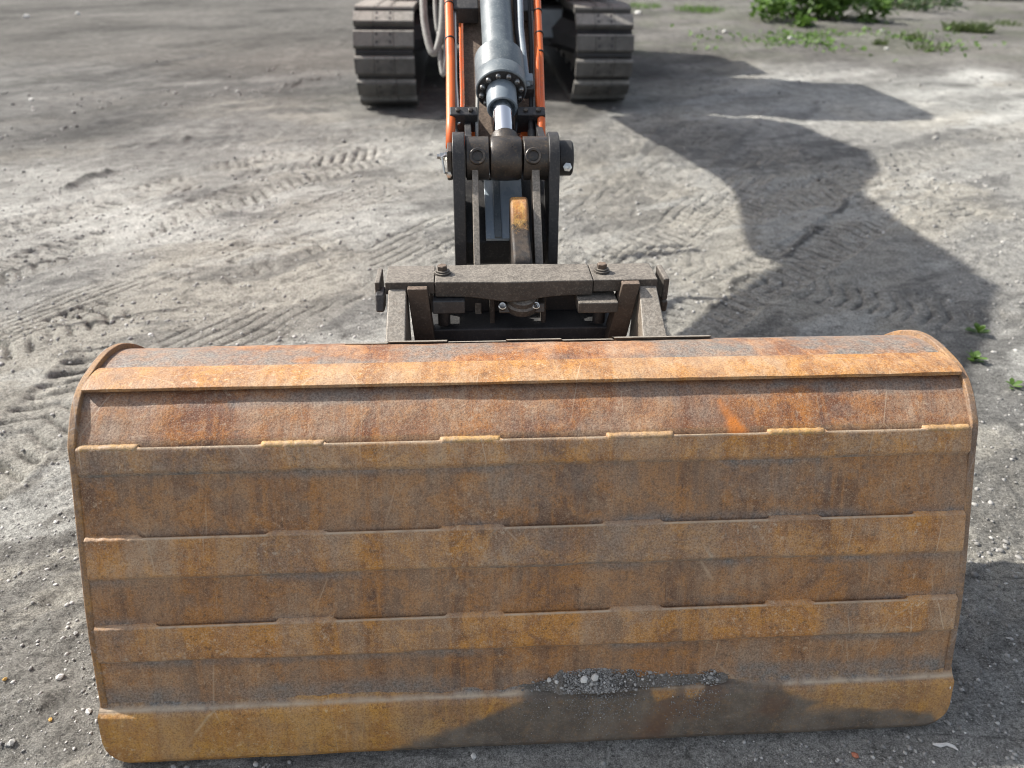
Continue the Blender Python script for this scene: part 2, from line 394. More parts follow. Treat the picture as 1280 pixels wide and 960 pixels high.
# directional coarse texture (scraped by the tracks), running up to the right
ca, sa = math.cos(R(33)), math.sin(R(33))
al = wx*ca + wy*sa; ac = -wx*sa + wy*ca
Z = .03*fbm(X, Y, 2.4, 3, 1) + .010*fbm(X, Y, .45, 3, 2)
Z += .006*fbm(al*.3, ac, .12, 4, 3)
Z += .005*fbm(X, Y, .06, 3, 4, .65)*sst(-.1, .4, fbm(X, Y, .7, 3, 5)+.25)
tone = np.zeros(X.shape + (3,), np.float32)
base = np.array([.30, .295, .275]); warm = np.array([.35, .332, .288]); dark = np.array([.125, .124, .12]); pale = np.array([.43, .428, .40])
def blend(tn, c, k): return tn*(1-k[..., None]) + np.asarray(c)*k[..., None]
tone[:] = base
tone = blend(tone, warm, .8*sst(-.2, .6, fbm(X, Y, 1.3, 4, 11)))
tone = blend(tone, dark, .6*sst(.15, .6, fbm(al*.35, ac, .40, 6, 12, .68)))
tone = blend(tone, pale, .75*sst(.1, .6, fbm(al*.4, ac, .6, 6, 13, .68)))
# dark, trodden apron far left and along the back
dk = sst(4.3, 7.4, Y + .5*X*-1*.35 + .8*fbm(X, Y, 1.6, 4, 14))*sst(2.2, -.8, X - .12*Y)
tone = blend(tone, (.07, .0695, .068), .92*dk*(.75+.25*fbm(X, Y, .9, 4, 19)))
tone = blend(tone, (.105, .099, .09), .85*sst(9.0, 11.0, Y + .8*fbm(X, Y, 1.5, 4, 15)))
pl = sst(.3, -.3, np.abs(Y-(8.6-.12*(X-3)))-.75 + .35*fbm(X, Y, .8, 4, 16))*sst(1.8, 3, X)
tone = blend(tone, pale*.92, .6*pl)
pl2 = sst(.25, -.2, np.hypot((X+2.45)/1.2, (Y-4.55)/.6)-.6 + .3*fbm(X, Y, .5, 4, 17))
tone = blend(tone, pale*1.08, .8*pl2)
# finer grit underfoot, close to the camera
gritty = sst(2.3, 1.4, Y)
Z += gritty*.0024*fbm(X, Y, .03, 2, 23)
# tyre and crawler marks: (u0,v0)-(u1,v1) on the photograph's ground, width, depth, lug pitch, lug slant, lug height
def mark(a, b, wd, dp, pitch, slant, lug, seed, ribs=0, soft=.02):
    global Z, tone
    a = Vector(G(*a)); b = Vector(G(*b)); d = (b-a); L = d.length; d.normalize()
    ss = (wx-a.x)*d.x + (wy-a.y)*d.y; cc = -(wx-a.x)*d.y + (wy-a.y)*d.x
    inside = sst(wd/2+soft, wd/2-soft, np.abs(cc))*sst(-.15, .15, ss)*sst(L+.15, L-.15, ss)
    fade = sst(-.75, -.1, fbm(X, Y, .45, 3, seed)+.1)
    k = inside*fade
    h = -dp*np.ones_like(X)
    if pitch:
        ph = (ss + slant*np.abs(cc))/pitch
        tri = np.abs((ph % 1.0)-.5)*2 + .10*fbm(X, Y, .05, 3, seed+20)
        h = h - lug*np.exp(-(tri/.30)**2)*(.6+.8*np.clip(fbm(X, Y, .16, 3, seed+21)+.4, 0, 1))
    if ribs:
        q = np.abs(((cc/wd*ribs + .04*fbm(X, Y, .35, 2, seed+22)) % 1.0)-.5)*2
        h = h - lug*np.exp(-(q/.20)**2)*np.clip(fbm(al*.25, ac, .14, 3, seed+23)*1.0+.7, .1, 1.2)
    rim = np.exp(-((np.abs(cc)-wd/2-.02)/.022)**2)*sst(-.1, .1, ss)*sst(L+.1, L-.1, ss)*fade
    Z = Z + k*h + rim*.5*dp*(1+.8*fbm(X, Y, .06, 2, seed+3))
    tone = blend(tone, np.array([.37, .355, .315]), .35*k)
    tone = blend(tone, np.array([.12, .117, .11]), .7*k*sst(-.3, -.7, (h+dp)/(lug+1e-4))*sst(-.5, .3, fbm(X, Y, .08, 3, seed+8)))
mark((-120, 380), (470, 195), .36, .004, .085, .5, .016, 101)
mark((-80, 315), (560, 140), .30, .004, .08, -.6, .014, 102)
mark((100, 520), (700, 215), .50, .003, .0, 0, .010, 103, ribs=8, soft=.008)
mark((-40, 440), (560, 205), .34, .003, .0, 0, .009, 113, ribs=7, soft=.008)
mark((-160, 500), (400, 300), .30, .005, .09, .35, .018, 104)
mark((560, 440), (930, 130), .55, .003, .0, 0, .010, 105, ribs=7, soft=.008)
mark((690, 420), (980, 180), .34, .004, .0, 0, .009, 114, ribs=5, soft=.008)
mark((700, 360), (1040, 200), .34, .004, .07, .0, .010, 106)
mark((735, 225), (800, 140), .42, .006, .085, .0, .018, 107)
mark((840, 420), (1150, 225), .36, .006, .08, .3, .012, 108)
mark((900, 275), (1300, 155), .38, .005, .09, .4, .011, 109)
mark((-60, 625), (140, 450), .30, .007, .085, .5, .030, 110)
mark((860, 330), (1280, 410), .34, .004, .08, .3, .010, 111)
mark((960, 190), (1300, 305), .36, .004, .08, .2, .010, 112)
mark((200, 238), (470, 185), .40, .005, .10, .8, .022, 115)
# crumbling dark ridges
def ridge(a, b, wd, ht, seed):
    global Z, tone
    a = Vector(G(*a)); b = Vector(G(*b)); d = (b-a); L = d.length; d.normalize()
    ss = (wx-a.x)*d.x + (wy-a.y)*d.y; cc = -(wx-a.x)*d.y + (wy-a.y)*d.x + .03*fbm(X, Y, .25, 3, seed)
    k = np.exp(-(cc/wd)**2)*sst(-.1, .2, ss)*sst(L+.1, L-.2, ss)*sst(-.9, -.1, fbm(X, Y, .2, 3, seed+1))
    Z = Z + .6*ht*k*(1+.9*fbm(X, Y, .035, 3, seed+2)); tone = blend(tone, np.array([.09, .088, .085]), .8*sst(.25, .8, k))
ridge((15, 262), (160, 216), .05, .035, 201)
ridge((0, 428), (245, 384), .016, .014, 202)
ridge((180, 190), (275, 168), .07, .03, 203)
ridge((330, 115), (430, 88), .12, .04, 204)
ridge((-20, 345), (110, 318), .025, .018, 205)
ridge((-30, 600), (75, 545), .012, .01, 206)
ridge((880, 390), (1060, 250), .03, .015, 207)
ridge((60, 462), (180, 436), .012, .01, 208)
ridge((120, 100), (300, 60), .1, .03, 209)
# flat under the bucket and the tracks
LX = (X-ORG.x)*math.cos(YAW) + (Y-ORG.y)*math.sin(YAW); LY = -(X-ORG.x)*math.sin(YAW) + (Y-ORG.y)*math.cos(YAW)
flat = sst(1.25, .95, np.abs(LX))*sst(.5, .15, np.abs(LY-.05))
Z = Z*(1-flat) + flat*(Z*.25 - .004)
flat2 = sst(2.4, 1.6, np.abs(X+.15))*sst(3.2, 2.2, np.abs(Y-10.0)); Z = Z*(1-flat2) + flat2*(Z*.2-.01)
tone = tone*(1 + (.30*fbm(al*.5, ac, .9, 6, 83, .7)*sst(4.5, 8, Y))[..., None])
# green film of weeds round the bush
gr = sst(-.5, 1.5, X)*sst(.2, .7, fbm(X, Y, .6, 4, 31)+.75*np.exp(-((X-5.6)/2.2)**2-((Y-13.2)/2.2)**2)+.25*sst(11, 14, Y)*sst(1, 5, X))
tone = blend(tone, (.10, .13, .06), .18*gr*sst(10, 12.5, Y))
Z *= near*.999+.001
me = grid_mesh('ground', np.stack([X, Y, Z], -1), len(gx), len(gy))
attr_col(me, 'tone', tone.reshape(-1, 3))
ground = link('ground', me, None, M['dirt']); tag(ground, 'pale trampled dirt yard marked by tracks and tyres', None, None, 'structure')
def ground_z(x, y):
    i = min(max(int(np.searchsorted(gx, x)), 1), len(gx)-1); j = min(max(int(np.searchsorted(gy, y)), 1), len(gy)-1)
    return float(Z[i, j])

# ------------------------------------------------------------------ bucket
W = 1.930; HW = W/2; ZO = .012
bucket = empty('ditching_bucket', ORG, YAW, 'wide rusty smooth ditching bucket resting on its edge in the foreground', 'excavator bucket')
ctrl_front = [(.018, .004), (.052, .132), (.108, .323), (.182, .508), (.2585, .691)]
ctrl_back = [(.2585, .691), (.342, .757), (.427, .772), (.51, .768), (.585, .742), (.665, .685), (.735, .60), (.785, .50)]
def catmull(pts, n):
    out = []; p = [np.array(q) for q in pts]
    for i in range(len(p)-1):
        p0 = p[i-1] if i > 0 else 2*p[0]-p[1]; p1 = p[i]; p2 = p[i+1]; p3 = p[i+2] if i+2 < len(p) else 2*p[-1]-p[-2]
        for k in range(n):
            t = k/n; out.append(.5*((2*p1)+(-p0+p2)*t+(2*p0-5*p1+4*p2-p3)*t*t+(-p0+3*p1-3*p2+p3)*t**3))
    out.append(p[-1]); return out
poly = catmull(ctrl_front, 14)[:-1]
bk = catmull(ctrl_back, 14)
poly = np.array(poly + bk) + np.array([0, ZO])
# round the bend at the heel a little
iR = 4*14
for _ in range(2):
    poly[iR-1:iR+2] = .25*poly[iR-2:iR+1] + .5*poly[iR-1:iR+2] + .25*poly[iR:iR+3]
seg = np.linalg.norm(np.diff(poly, axis=0), axis=1); S = np.concatenate([[0], np.cumsum(seg)]); SL = S[-1]
def prof(s):
    s = np.asarray(s, float); y = np.interp(s, S, poly[:, 0]); z = np.interp(s, S, poly[:, 1])
    e = .006
    ty = np.interp(s+e, S, poly[:, 0])-np.interp(s-e, S, poly[:, 0]); tz = np.interp(s+e, S, poly[:, 1])-np.interp(s-e, S, poly[:, 1])
    l = np.hypot(ty, tz); return y, z, -tz/l, ty/l
def s_at(k): return S[14*k]
sStep, sW3, sW2, sHeel = s_at(1), s_at(2), s_at(3), s_at(4)
sGroove, sPlate = S[iR+14], S[iR+28]
def surf(s, x, off):
    y, z, ny, nz = prof(s); return np.stack([x, y+ny*off, z+nz*off], -1)
# shell: outer skin dense, inner skin and edges closed
nx, ns = 260, 190
sv = np.linspace(0, SL, ns); xv = np.linspace(-HW+.010, HW-.010, nx)
SS, XX = np.meshgrid(sv, xv, indexing='ij')
dent = .0014*fbm(XX, SS, .22, 3, 300) + .0005*fbm(XX, SS, .05, 2, 303)
outer = surf(SS, XX, dent)
inner = surf(SS, XX, -.014*np.ones_like(SS))
V = np.concatenate([outer.reshape(-1, 3), inner.reshape(-1, 3)])
i = np.arange((ns-1)*(nx-1)); a = (i//(nx-1))*nx + i % (nx-1); n0 = ns*nx
q1 = np.stack([a, a+1, a+nx+1, a+nx], 1); q2 = np.stack([a+n0, a+nx+n0, a+nx+1+n0, a+1+n0], 1)
def strip_faces(idx): return np.stack([idx[:-1], idx[:-1]+n0, idx[1:]+n0, idx[1:]], 1)
e0 = np.arange(nx); e1 = (ns-1)*nx + np.arange(nx)[::-1]; e2 = np.arange(ns)[::-1]*nx; e3 = np.arange(ns)*nx + nx-1
me = np_mesh('shell', V, np.concatenate([q1, q2] + [strip_faces(e) for e in (e0, e3, e1, e2)]), True)
me.set_sharp_from_angle(angle=R(50))
dust = np.zeros_like(SS); 
def band(s0, s1, soft): return sst(s0-soft, s0+.001, SS)*sst(s1+soft, s1-.001, SS)
dust += .8*band(sStep-.01, sStep+.028, .03)*sst(-.5, .3, fbm(XX, SS, .3, 3, 310)+.2)
dust += .75*band(sW3, sW3+.006, .02)*sst(-.4, .3, fbm(XX, SS*2, .2, 3, 311))
dust += .75*band(sW2, sW2+.006, .02)*sst(-.4, .3, fbm(XX, SS*2, .2, 3, 312))
for sb, sd in ((sW3-.083, 313), (sW2-.087, 314), (sHeel-.055, 315)):
    dust += .7*band(sb-.012, sb, .018)*sst(-.3, .4, fbm(XX, SS*2, .25, 3, sd))
dust += .95*band(sPlate+.004, sPlate+.2, .02)*sst(-.5, .5, fbm(XX, SS*2, .2, 4, 316)+.35*sst(.5, .9, np.abs(XX)))  # grey sheen over the crown, painted in along with the dust
dust += .7*band(sGroove-.026, sGroove, .012)*sst(-.6, .2, fbm(XX, SS*3, .15, 3, 317))
dust += .35*sst(.35, .9, fbm(XX, SS, .35, 5, 318, .65))
dust = np.clip(dust, 0, 1)
xs0, xs1 = .385 + .36*(SS-sGroove)*-1, 0
tt = (sGroove-.03-SS)/(sGroove-.03-sHeel+.03)
hot = sst(0, .1, tt)*sst(1.02, .92, tt)*sst(.006+.030*tt, .0+.016*tt, np.abs(XX-(.398+.050*tt)) )
hot = np.clip(hot, 0, 1)*(.8+.2*fbm(XX, SS*.5, .03, 3, 320))
attr(me, 'dust', np.concatenate([dust.ravel(), dust.ravel()*0+.6])); attr(me, 'hot', np.concatenate([hot.ravel(), hot.ravel()*0])); attr(me, 'mud', np.zeros(2*n0))
me.materials.append(M['rust_face']); me.materials.append(M['rust_top'])
nf = len(me.polygons); mi = np.zeros(nf, np.int32); mi[:len(q1)] = (sv[i//(nx-1)] > sHeel+.004).astype(np.int32)
me.polygons.foreach_set('material_index', mi)
link('shell', me, bucket)
# cutting edge: a thick plate with rounded lower corners, mud over its right half
ce_n, ce_m = 520, 70
xe = np.linspace(-HW-.006, HW+.006, ce_n); rc = .055
te = np.linspace(0, 1, ce_m)
XE, TE = np.meshgrid(xe, te, indexing='ij')
edge = np.maximum(0, np.abs(XE)-(HW+.006-rc)); lift = rc-np.sqrt(np.maximum(rc*rc-edge**2, 0))
lift *= .95
hz = .134
ZZ = lift + (hz-lift)*TE + ZO-.004
YY = .0 + .032*(ZZ-ZO)/.132
nrm = np.array([-.972, .236])
offe = .0012*fbm(XE, TE*.13, .2, 3, 330) + .0006*fbm(XE, TE*.13, .04, 2, 331)
low = sst(.10, .0, TE)*.006; top_r = sst(.9, 1.0, TE)*.010*1.0
YY = YY - nrm[0]*(low+top_r) + nrm[0]*offe; ZZ = ZZ - nrm[1]*(low*.2) + nrm[1]*offe
# the top rolls back on to the shell as a weld fillet
fil = np.linspace(0, 1, 6)[1:]
yS, zS, _, _ = prof(sStep+.018)
XF, TF = np.meshgrid(xe, fil, indexing='ij')
y1, z1 = YY[:, -1:], ZZ[:, -1:]
wob = .004*fbm(XF, TF*.02, .03, 2, 335)
YF = y1 + (yS+.004-y1)*TF**.8; ZF = z1 + (zS-z1)*TF**1.6 + wob*np.sin(TF*PI)
XA = np.concatenate([XE, XF], 1); YA = np.concatenate([YY, YF], 1); ZA = np.concatenate([ZZ, ZF], 1)
TA = np.concatenate([TE, 1+.2*TF], 1)
back = np.stack([XE[:, 0], YY[:, 0]*0+.030, ZZ[:, 0]-.002], -1)[:, None, :]
back2 = np.stack([XE[:, 0], YY[:, 0]*0+.045, ZZ[:, 0]*0+.02 + ZZ[:, 0]], -1)[:, None, :]
VV = np.concatenate([back2, back, np.stack([XA, YA, ZA], -1)], 1)
me = grid_mesh('cutting_edge', VV, ce_n, VV.shape[1])
mudline = np.interp(xe, [-.97, -.37, -.33, -.17, -.04, .02, .38, .56, .62, .72, .85, .93, .97], [-.2, -.15, .0, .45, .9, 1.3, 1.3, 1.02, .7, .5, .4, .25, -.1])
mud = sst(-.12, .08, mudline[:, None] - TA + .08*fbm(XA, TA*.13, .07, 5, 340, .55))
hole = sst(.0, .25, fbm(XA, TA*.13, .16, 4, 342)-.25)*sst(.35, .6, TA)
mud = np.clip(mud-.7*hole, 0, 1)
dst = .75*sst(.93, 1.0, TA)*sst(-.6, .1, fbm(XA, TA*.1, .2, 3, 341)+.2) + .3*sst(.1, .7, fbm(XA, TA*.13, .2, 4, 343))
z2 = np.zeros((ce_n, 2))
attr(me, 'mud', np.concatenate([z2, mud], 1)); attr(me, 'dust', np.concatenate([z2, dst], 1)); attr(me, 'hot', np.zeros(ce_n*VV.shape[1]))
attr(me, 'wear_lit', np.concatenate([z2, .9*sst(.95, .995, TA)*sst(1.06, 1.02, TA)*(1-mud)], 1))  # skylit line along the ledge, put into the colour
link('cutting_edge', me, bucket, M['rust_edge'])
# flakes of white plaster stuck on the right end of the edge
def blob(name, c, r, mat, parent=None, seed=0, flat=(1,1,1), sub=2):
    bm = bmesh.new(); bmesh.ops.create_icosphere(bm, subdivisions=sub, radius=1.0)
    rr = random.Random(seed); ph = [Vector((rr.uniform(-1, 1), rr.uniform(-1, 1), rr.uniform(-1, 1))).normalized() for _ in range(9)]
    hs = [rr.uniform(.55, .9) for _ in ph]
    for v in bm.verts:
        for p_, h_ in zip(ph, hs):
            d = v.co.dot(p_)
            if d > h_: v.co -= p_*(d-h_)
        v.co = Vector((v.co.x*flat[0], v.co.y*flat[1], v.co.z*flat[2]))*r
    me_ = bpy.data.meshes.new(name); bm.to_mesh(me_); bm.free()
    o = link(name, me_, parent, mat); o.location = c; o.rotation_euler = (0, 0, rr.uniform(0, 6)); return o
for k, (u, v, r) in enumerate(((1187, 859, .008), (1173, 899, .011), (1180, 896, .007), (1121, 911, .004))):
    p = P(u, v, 1.80); blob('plaster_flake', (min(p.x, HW-.002), .004+(p.z)*.24, p.z), r, M['white_stone'], bucket, 70+k, (1, .35, 1))
# end plates
def end_plate(sx):
    sA = np.linspace(0, SL, 120); y, z, ny, nz = prof(sA)
    off = .003 + .009*sst(sHeel-.05, sHeel+.07, sA)
    out = [(y[k]+ny[k]*off[k], z[k]+nz[k]*off[k]) for k in range(120)]
    out += [(.66, .33), (.40, .15), (.16, .045), (.05, .012)]
    x0, x1 = (HW-.0115, HW+.0045) if sx > 0 else (-HW-.0045, -HW+.0115)
    b = MB().prism(out, x0, x1)
    return b.build('end_plate', M['rust_side'], bucket, bevel=.003)
end_plate(-1); end_plate(1)
# wear strips with welded and open lengths along the upper edge
def strip(name, s0, s1, proud, x0, x1, mat, seed, segs, nxs=420, m=8):
    xs = np.linspace(x0, x1, nxs)
    wm = np.zeros(nxs)                      # 1 where the upper edge is welded, 0 where it stands open
    for (a_, b_) in segs: wm = np.maximum(wm, sst(a_-.004, a_+.004, xs)*sst(b_+.004, b_-.004, xs))
    A = []
    lowrow = [(s0-.009, -.002), (s0-.003, proud*.4), (s0+.003, proud*.93)]
    midrow = [(s0+.006+(s1-s0-.014)*k/(m-1), proud) for k in range(m)]
    midrow.append((s1-.0055, proud))
    weld_r = [(s1-.003, proud*1.02), (s1-.0005, proud*.85), (s1+.003, proud*.4), (s1+.006, -.003)]
    open_r = [(s1-.0012, proud*1.02), (s1, proud*.92), (s1, .0055), (s1-.022, .0050)]
    for k, (s, o) in enumerate(lowrow):
        A.append(surf(s + .0014*fbm(xs, xs*0+k*.003, .12, 3, seed), xs, o + 0*xs))
    for k, (s, o) in enumerate(midrow):
        A.append(surf(s + 0*xs, xs, o + .0008*fbm(xs, xs*0+s, .12, 3, seed+2)))
    rip = fbm(xs, xs*0, .012, 2, seed+5)
    for (ws, wo), (os_, oo) in zip(weld_r, open_r):
        A.append(surf((ws+.0008*rip)*wm + os_*(1-wm), xs, (wo+.0006*rip)*wm + oo*(1-wm)))
    me_ = grid_mesh(name, np.stack(A, 1), nxs, len(A)); me_.set_sharp_from_angle(angle=R(50))
    nr = len(A); wr = np.zeros((nxs, nr)); wr[:, nr-4:nr-2] = .9*(1-wm)[:, None]; wr[:, nr-4:nr-1] += (.22*wm)[:, None]  # open upper lips painted paler, as if catching skylight
    dd = np.zeros((nxs, nr)); dd[:, :2] = .5; dd += (.45*sst(.2, .8, fbm(xs, xs*0, .3, 4, seed+9)))[:, None]
    attr(me_, 'wear_lit', wr); attr(me_, 'dust', np.clip(dd, 0, 1))
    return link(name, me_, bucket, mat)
def u2x(u, u0, u1): return (u-u0)/(u1-u0)*W - HW
def weld_bead(parent, s, xa, xb, seed, mat):
    xs = np.concatenate([[xa-.002, xa, xa+.003], np.linspace(xa+.008, xb-.008, max(6, int((xb-xa)/.006))), [xb-.003, xb, xb+.002]])
    k = np.ones(len(xs)); k[[0, -1]] = 0; k[[1, -2]] = .7
    rip = fbm(xs, xs*0, .010, 2, seed); A = []
    for ds, o in ((-.0085, .0075), (-.007, .0095), (-.002, .0097), (.002, .0066), (.0045, .002), (.006, -.003)):
        A.append(surf(s+ds*(.75+.25*k)+.0007*rip, xs, (o+.0006*rip)*k - .003*(1-k)))
    me_ = grid_mesh('weld_bead', np.stack(A, 1), len(xs), len(A)); me_.set_sharp_from_angle(angle=R(60))
    link('weld_bead', me_, parent, mat)
X0, X1 = -HW+.013, HW-.013
def segx(u0, u1, L): return [(max(u2x(a_, u0, u1), X0-.01), min(u2x(b_, u0, u1), X1+.01)) for a_, b_ in L]
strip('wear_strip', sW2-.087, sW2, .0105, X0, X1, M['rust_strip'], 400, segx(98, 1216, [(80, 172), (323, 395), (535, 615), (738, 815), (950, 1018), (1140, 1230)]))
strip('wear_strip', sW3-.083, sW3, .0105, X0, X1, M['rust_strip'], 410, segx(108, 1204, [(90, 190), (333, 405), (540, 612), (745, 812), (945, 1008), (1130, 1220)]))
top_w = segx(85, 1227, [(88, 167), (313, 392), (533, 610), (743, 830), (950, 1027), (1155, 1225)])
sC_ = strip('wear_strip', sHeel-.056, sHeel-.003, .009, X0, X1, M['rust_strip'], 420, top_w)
for k, (xa, xb) in enumerate(top_w):
    weld_bead(sC_, sHeel-.001, max(xa, X0)+.002, min(xb, X1)-.002, 560+k, M['weld'])
# reinforcing plate below the crown, casting the dark line
def slab(name, s0, s1, t0, t1, x0, x1, mat, seed, nxs=180, m=10):
    xs = np.linspace(x0, x1, nxs); rows = [(s0+.001, -.001), (s0, t1*.5)] + [(s0+(s1-s0)*k/(m-1), t0+(t1-t0)*(1-k/(m-1))) for k in range(m)] + [(s1+.001, -.001)]
    rows = ([(s0+.034, .001), (s0+.034, .0085), (s0+.003, .0095), (s0+.0005, .0130)] if t1 > .015 else [(s0+.012, -.002), (s0+.007, t1*.3), (s0+.001, t1*.86), (s0, t1*.97)]) + [(s0+.002+(s1-s0-.004)*k/(m-1), t1+(t0-t1)*k/(m-1)) for k in range(m)] + [(s1, t0*.8), (s1+.003, -.002)]
    A = []
    for k, (s, o) in enumerate(rows):
        A.append(surf(s + .0008*fbm(xs, xs*0+k*.3, .08, 2, seed), xs, o + (.0007*fbm(xs, xs*0+s*2, .15, 3, seed+5) if 3 < k < len(rows)-2 else 0)))
    me_ = grid_mesh(name, np.stack(A, 1), nxs, len(rows)); me_.set_sharp_from_angle(angle=R(45)); return link(name, me_, bucket, mat)
slab('reinforcing_plate', sGroove+.003, sPlate+.004, .006, .021, X0, X1, M['rust_plate'], 440)
# mounting plate pieces along the crown for the quick hitch
for (ua, ub, t0) in ((436, 488, .003), (488, 560, .006), (560, 632, .003), (632, 700, .006), (700, 764, .003), (764, 886, .007)):
    xa = P(ua, 422, 1.90).x; xb = P(ub, 422, 1.90).x
    slab('mounting_plate', sPlate+.128, sPlate+.21, t0, t0, xa+.001, xb-.001, M['worn_steel'], 450+ua, 20, 5)
# rear cross tube at the opening lip
slab('lip_bar', SL-.06, SL-.005, .02, .02, X0, X1, M['rust_side'], 470, 30, 4)

# ears (bucket side) : gussets with a sloping top
def gusset(u0, u1, ub0, ub1, vtop, mat):
    ya, yb = .595, .735
    x0, x1 = P(u0, vtop, 1.93).x, P(u1, vtop, 1.93).x; b0, b1 = P(ub0, 417, 1.89).x, P(ub1, 417, 1.89).x
    zt = .828; b = MB()
    vs = [(b0, ya, .752), (b1, ya, .752), (x1, yb, zt), (x0, yb, zt), (b0, ya, .70), (b1, ya, .70), (x1, yb+.06, .60), (x0, yb+.06, .60), (x1, yb+.05, zt-.01), (x0, yb+.05, zt-.01)]
    b.add(vs, [(0, 1, 2, 3), (3, 2, 8, 9), (9, 8, 6, 7), (7, 6, 5, 4), (4, 5, 1, 0), (0, 3, 9, 7, 4), (1, 5, 6, 8, 2)])
    return b.build('mounting_ear', mat, bucket, bevel=.004)
gusset(484, 507, 482, 507, 364, M['worn_steel'])
gusset(806, 829, 806, 838, 361, M['worn_steel'])
# ------------------------------------------------------------------ dirt and gravel left on the bucket's ledge
def rocks(n, pos_fn, size_fn, tone_fn, name):
    ico = np.array([(0,0,1),(.894,0,.447),(.276,.851,.447),(-.724,.526,.447),(-.724,-.526,.447),(.276,-.851,.447),(.724,.526,-.447),(-.276,.851,-.447),(-.894,0,-.447),(-.276,-.851,-.447),(.724,-.526,-.447),(0,0,-1)])
    ifc = np.array([(0,1,2),(0,2,3),(0,3,4),(0,4,5),(0,5,1),(1,6,2),(2,7,3),(3,8,4),(4,9,5),(5,10,1),(6,7,2),(7,8,3),(8,9,4),(9,10,5),(10,6,1),(11,7,6),(11,8,7),(11,9,8),(11,10,9),(11,6,10)])
    c = pos_fn(n); n = len(c); sz = size_fn(n, c)
    jit = 1+.35*rng.uniform(-1, 1, (n, 12, 1)); sq = rng.uniform(.55, 1.15, (n, 1, 3)); sq[..., 2] *= .75
    ang = rng.uniform(0, 2*PI, n); ca_, sa_ = np.cos(ang), np.sin(ang)
    v = ico[None]*jit*sq*sz[:, None, None]
    vx = v[..., 0]*ca_[:, None]-v[..., 1]*sa_[:, None]; vy = v[..., 0]*sa_[:, None]+v[..., 1]*ca_[:, None]
    v = np.stack([vx, vy, v[..., 2]], -1) + c[:, None, :]
    f = ifc[None]+12*np.arange(n)[:, None, None]
    me_ = np_mesh(name, v.reshape(-1, 3), f.reshape(-1, 3)); attr_col(me_, 'tone', np.repeat(tone_fn(n), 12, 0)); return me_
def greys(n, lo=.1, hi=.42, p_white=.05):
    g = rng.uniform(lo, hi, n)**1.0; k = rng.random(n) < p_white; g[k] = rng.uniform(.5, .68, k.sum())
    t3 = np.stack([g*1.02, g, g*.95], -1); return t3
yL, zL, _, _ = prof(sStep+.012)
def heap_h(x): return np.interp(x, [-.06, -.02, .02, .05, .10, .14, .18, .22, .27, .33, .37, .40, .44], [0, .003, .006, .015, .019, .021, .015, .016, .008, .007, .004, .009, 0])
hx = np.linspace(-.06, .44, 130); hv = np.linspace(0, 1, 14)
HX, HV = np.meshgrid(hx, hv, indexing='ij'); hh = heap_h(HX)*(1+.5*fbm(HX, HX*0, .04, 4, 600))
sH = sStep+.0 + HV*(.02+hh*1.4)
HP = surf(sH, HX, (.026*(1-HV)**1.2)*np.clip(hh/.02, 0, 1)**.6 + .002*fbm(HX, HV*.08, .012, 3, 602) - .002)
dh = grid_mesh('dirt_heap', HP, 130, 14); attr_col(dh, 'tone', np.array([.105, .09, .072])*(1+.5*fbm(HX, HV*.06, .03, 4, 615).reshape(-1, 1)))
Rb = lambda a: np.asarray(a) @ np.array(ROTL).T + np.array(ORG)
dv = np.empty(130*14*3, np.float32); dh.vertices.foreach_get('co', dv); dh.vertices.foreach_set('co', Rb(dv.reshape(-1, 3)).astype(np.float32).ravel())
tag(link('dirt_heap', dh, None, M['gravel']), 'dark heap of dirt and crushed gravel on the bucket\'s lower ledge', 'dirt', None, 'stuff')
def heap_pos(n):
    x = rng.uniform(-.06, .44, n*3); keep = rng.random(n*3) < (heap_h(x)/.021)**.8*np.clip(.2+1.1*np.exp(-((x-.10)/.065)**2)+.5*np.exp(-((x-.38)/.03)**2)+.5*vn(x/.04, x*0, 610), .05, 1); x = x[keep][:n]; v = rng.random(len(x))
    hh_ = heap_h(x); p = surf(sStep+v*(.02+hh_*1.4), x, .026*(1-v)**1.2*np.clip(hh_/.02, 0, 1)**.6)
    return Rb(p)
def smear_pos(n):
    x = np.concatenate([rng.normal(.15, .045, n//2), rng.normal(.37, .035, n//4), rng.uniform(-.05, .42, n//4)]); v = np.abs(rng.normal(0, .32, len(x))); v = np.minimum(v, .95)
    z = ZO-.004+hz*(1-v); y = .032*(z-ZO)/.132-.001
    return Rb(np.stack([x, y, z], -1))
gs_ = rocks(900, smear_pos, lambda n, c: rng.uniform(.0007, .0019, n), lambda n: greys(n, .08, .34, .03), 'grit_smear')
tag(link('grit_smear', gs_, None, M['gravel']), 'grit spilling from the ledge down the dark damp patch of the edge', 'grit', None, 'stuff')
gm = rocks(2600, heap_pos, lambda n, c: rng.uniform(.0008, .0020, n)*(1+rng.random(n)**14*2.6), lambda n: greys(n, .1, .42, .03), 'gravel_on_ledge')
tag(link('gravel_on_ledge', gm, None, M['gravel']), 'loose grey grit scattered over the dirt on the bucket ledge', 'gravel', None, 'stuff')
for k, (u, v, r, lb) in enumerate(((728, 852, .0105, 'white pebble with a broad face, left of the two largest on the bucket ledge'), (741, 848, .010, 'white pointed pebble, highest one in the dirt on the bucket ledge'),
                                   (694, 858, .006, 'small pale pebble at the left end of the ledge gravel'), (685, 852, .006, 'small grey white pebble uppermost at the left end of ledge gravel'))):
    p = P(u, v, 1.765); wp = ORG + ROTL @ Vector((p.x, yL-.006, zL+.012+(858-v)*.0012))
    tag(blob('pebble', wp, r, M['white_stone'], None, 40+k, sub=1), lb, 'pebble', 'pebbles lying on the bucket ledge')

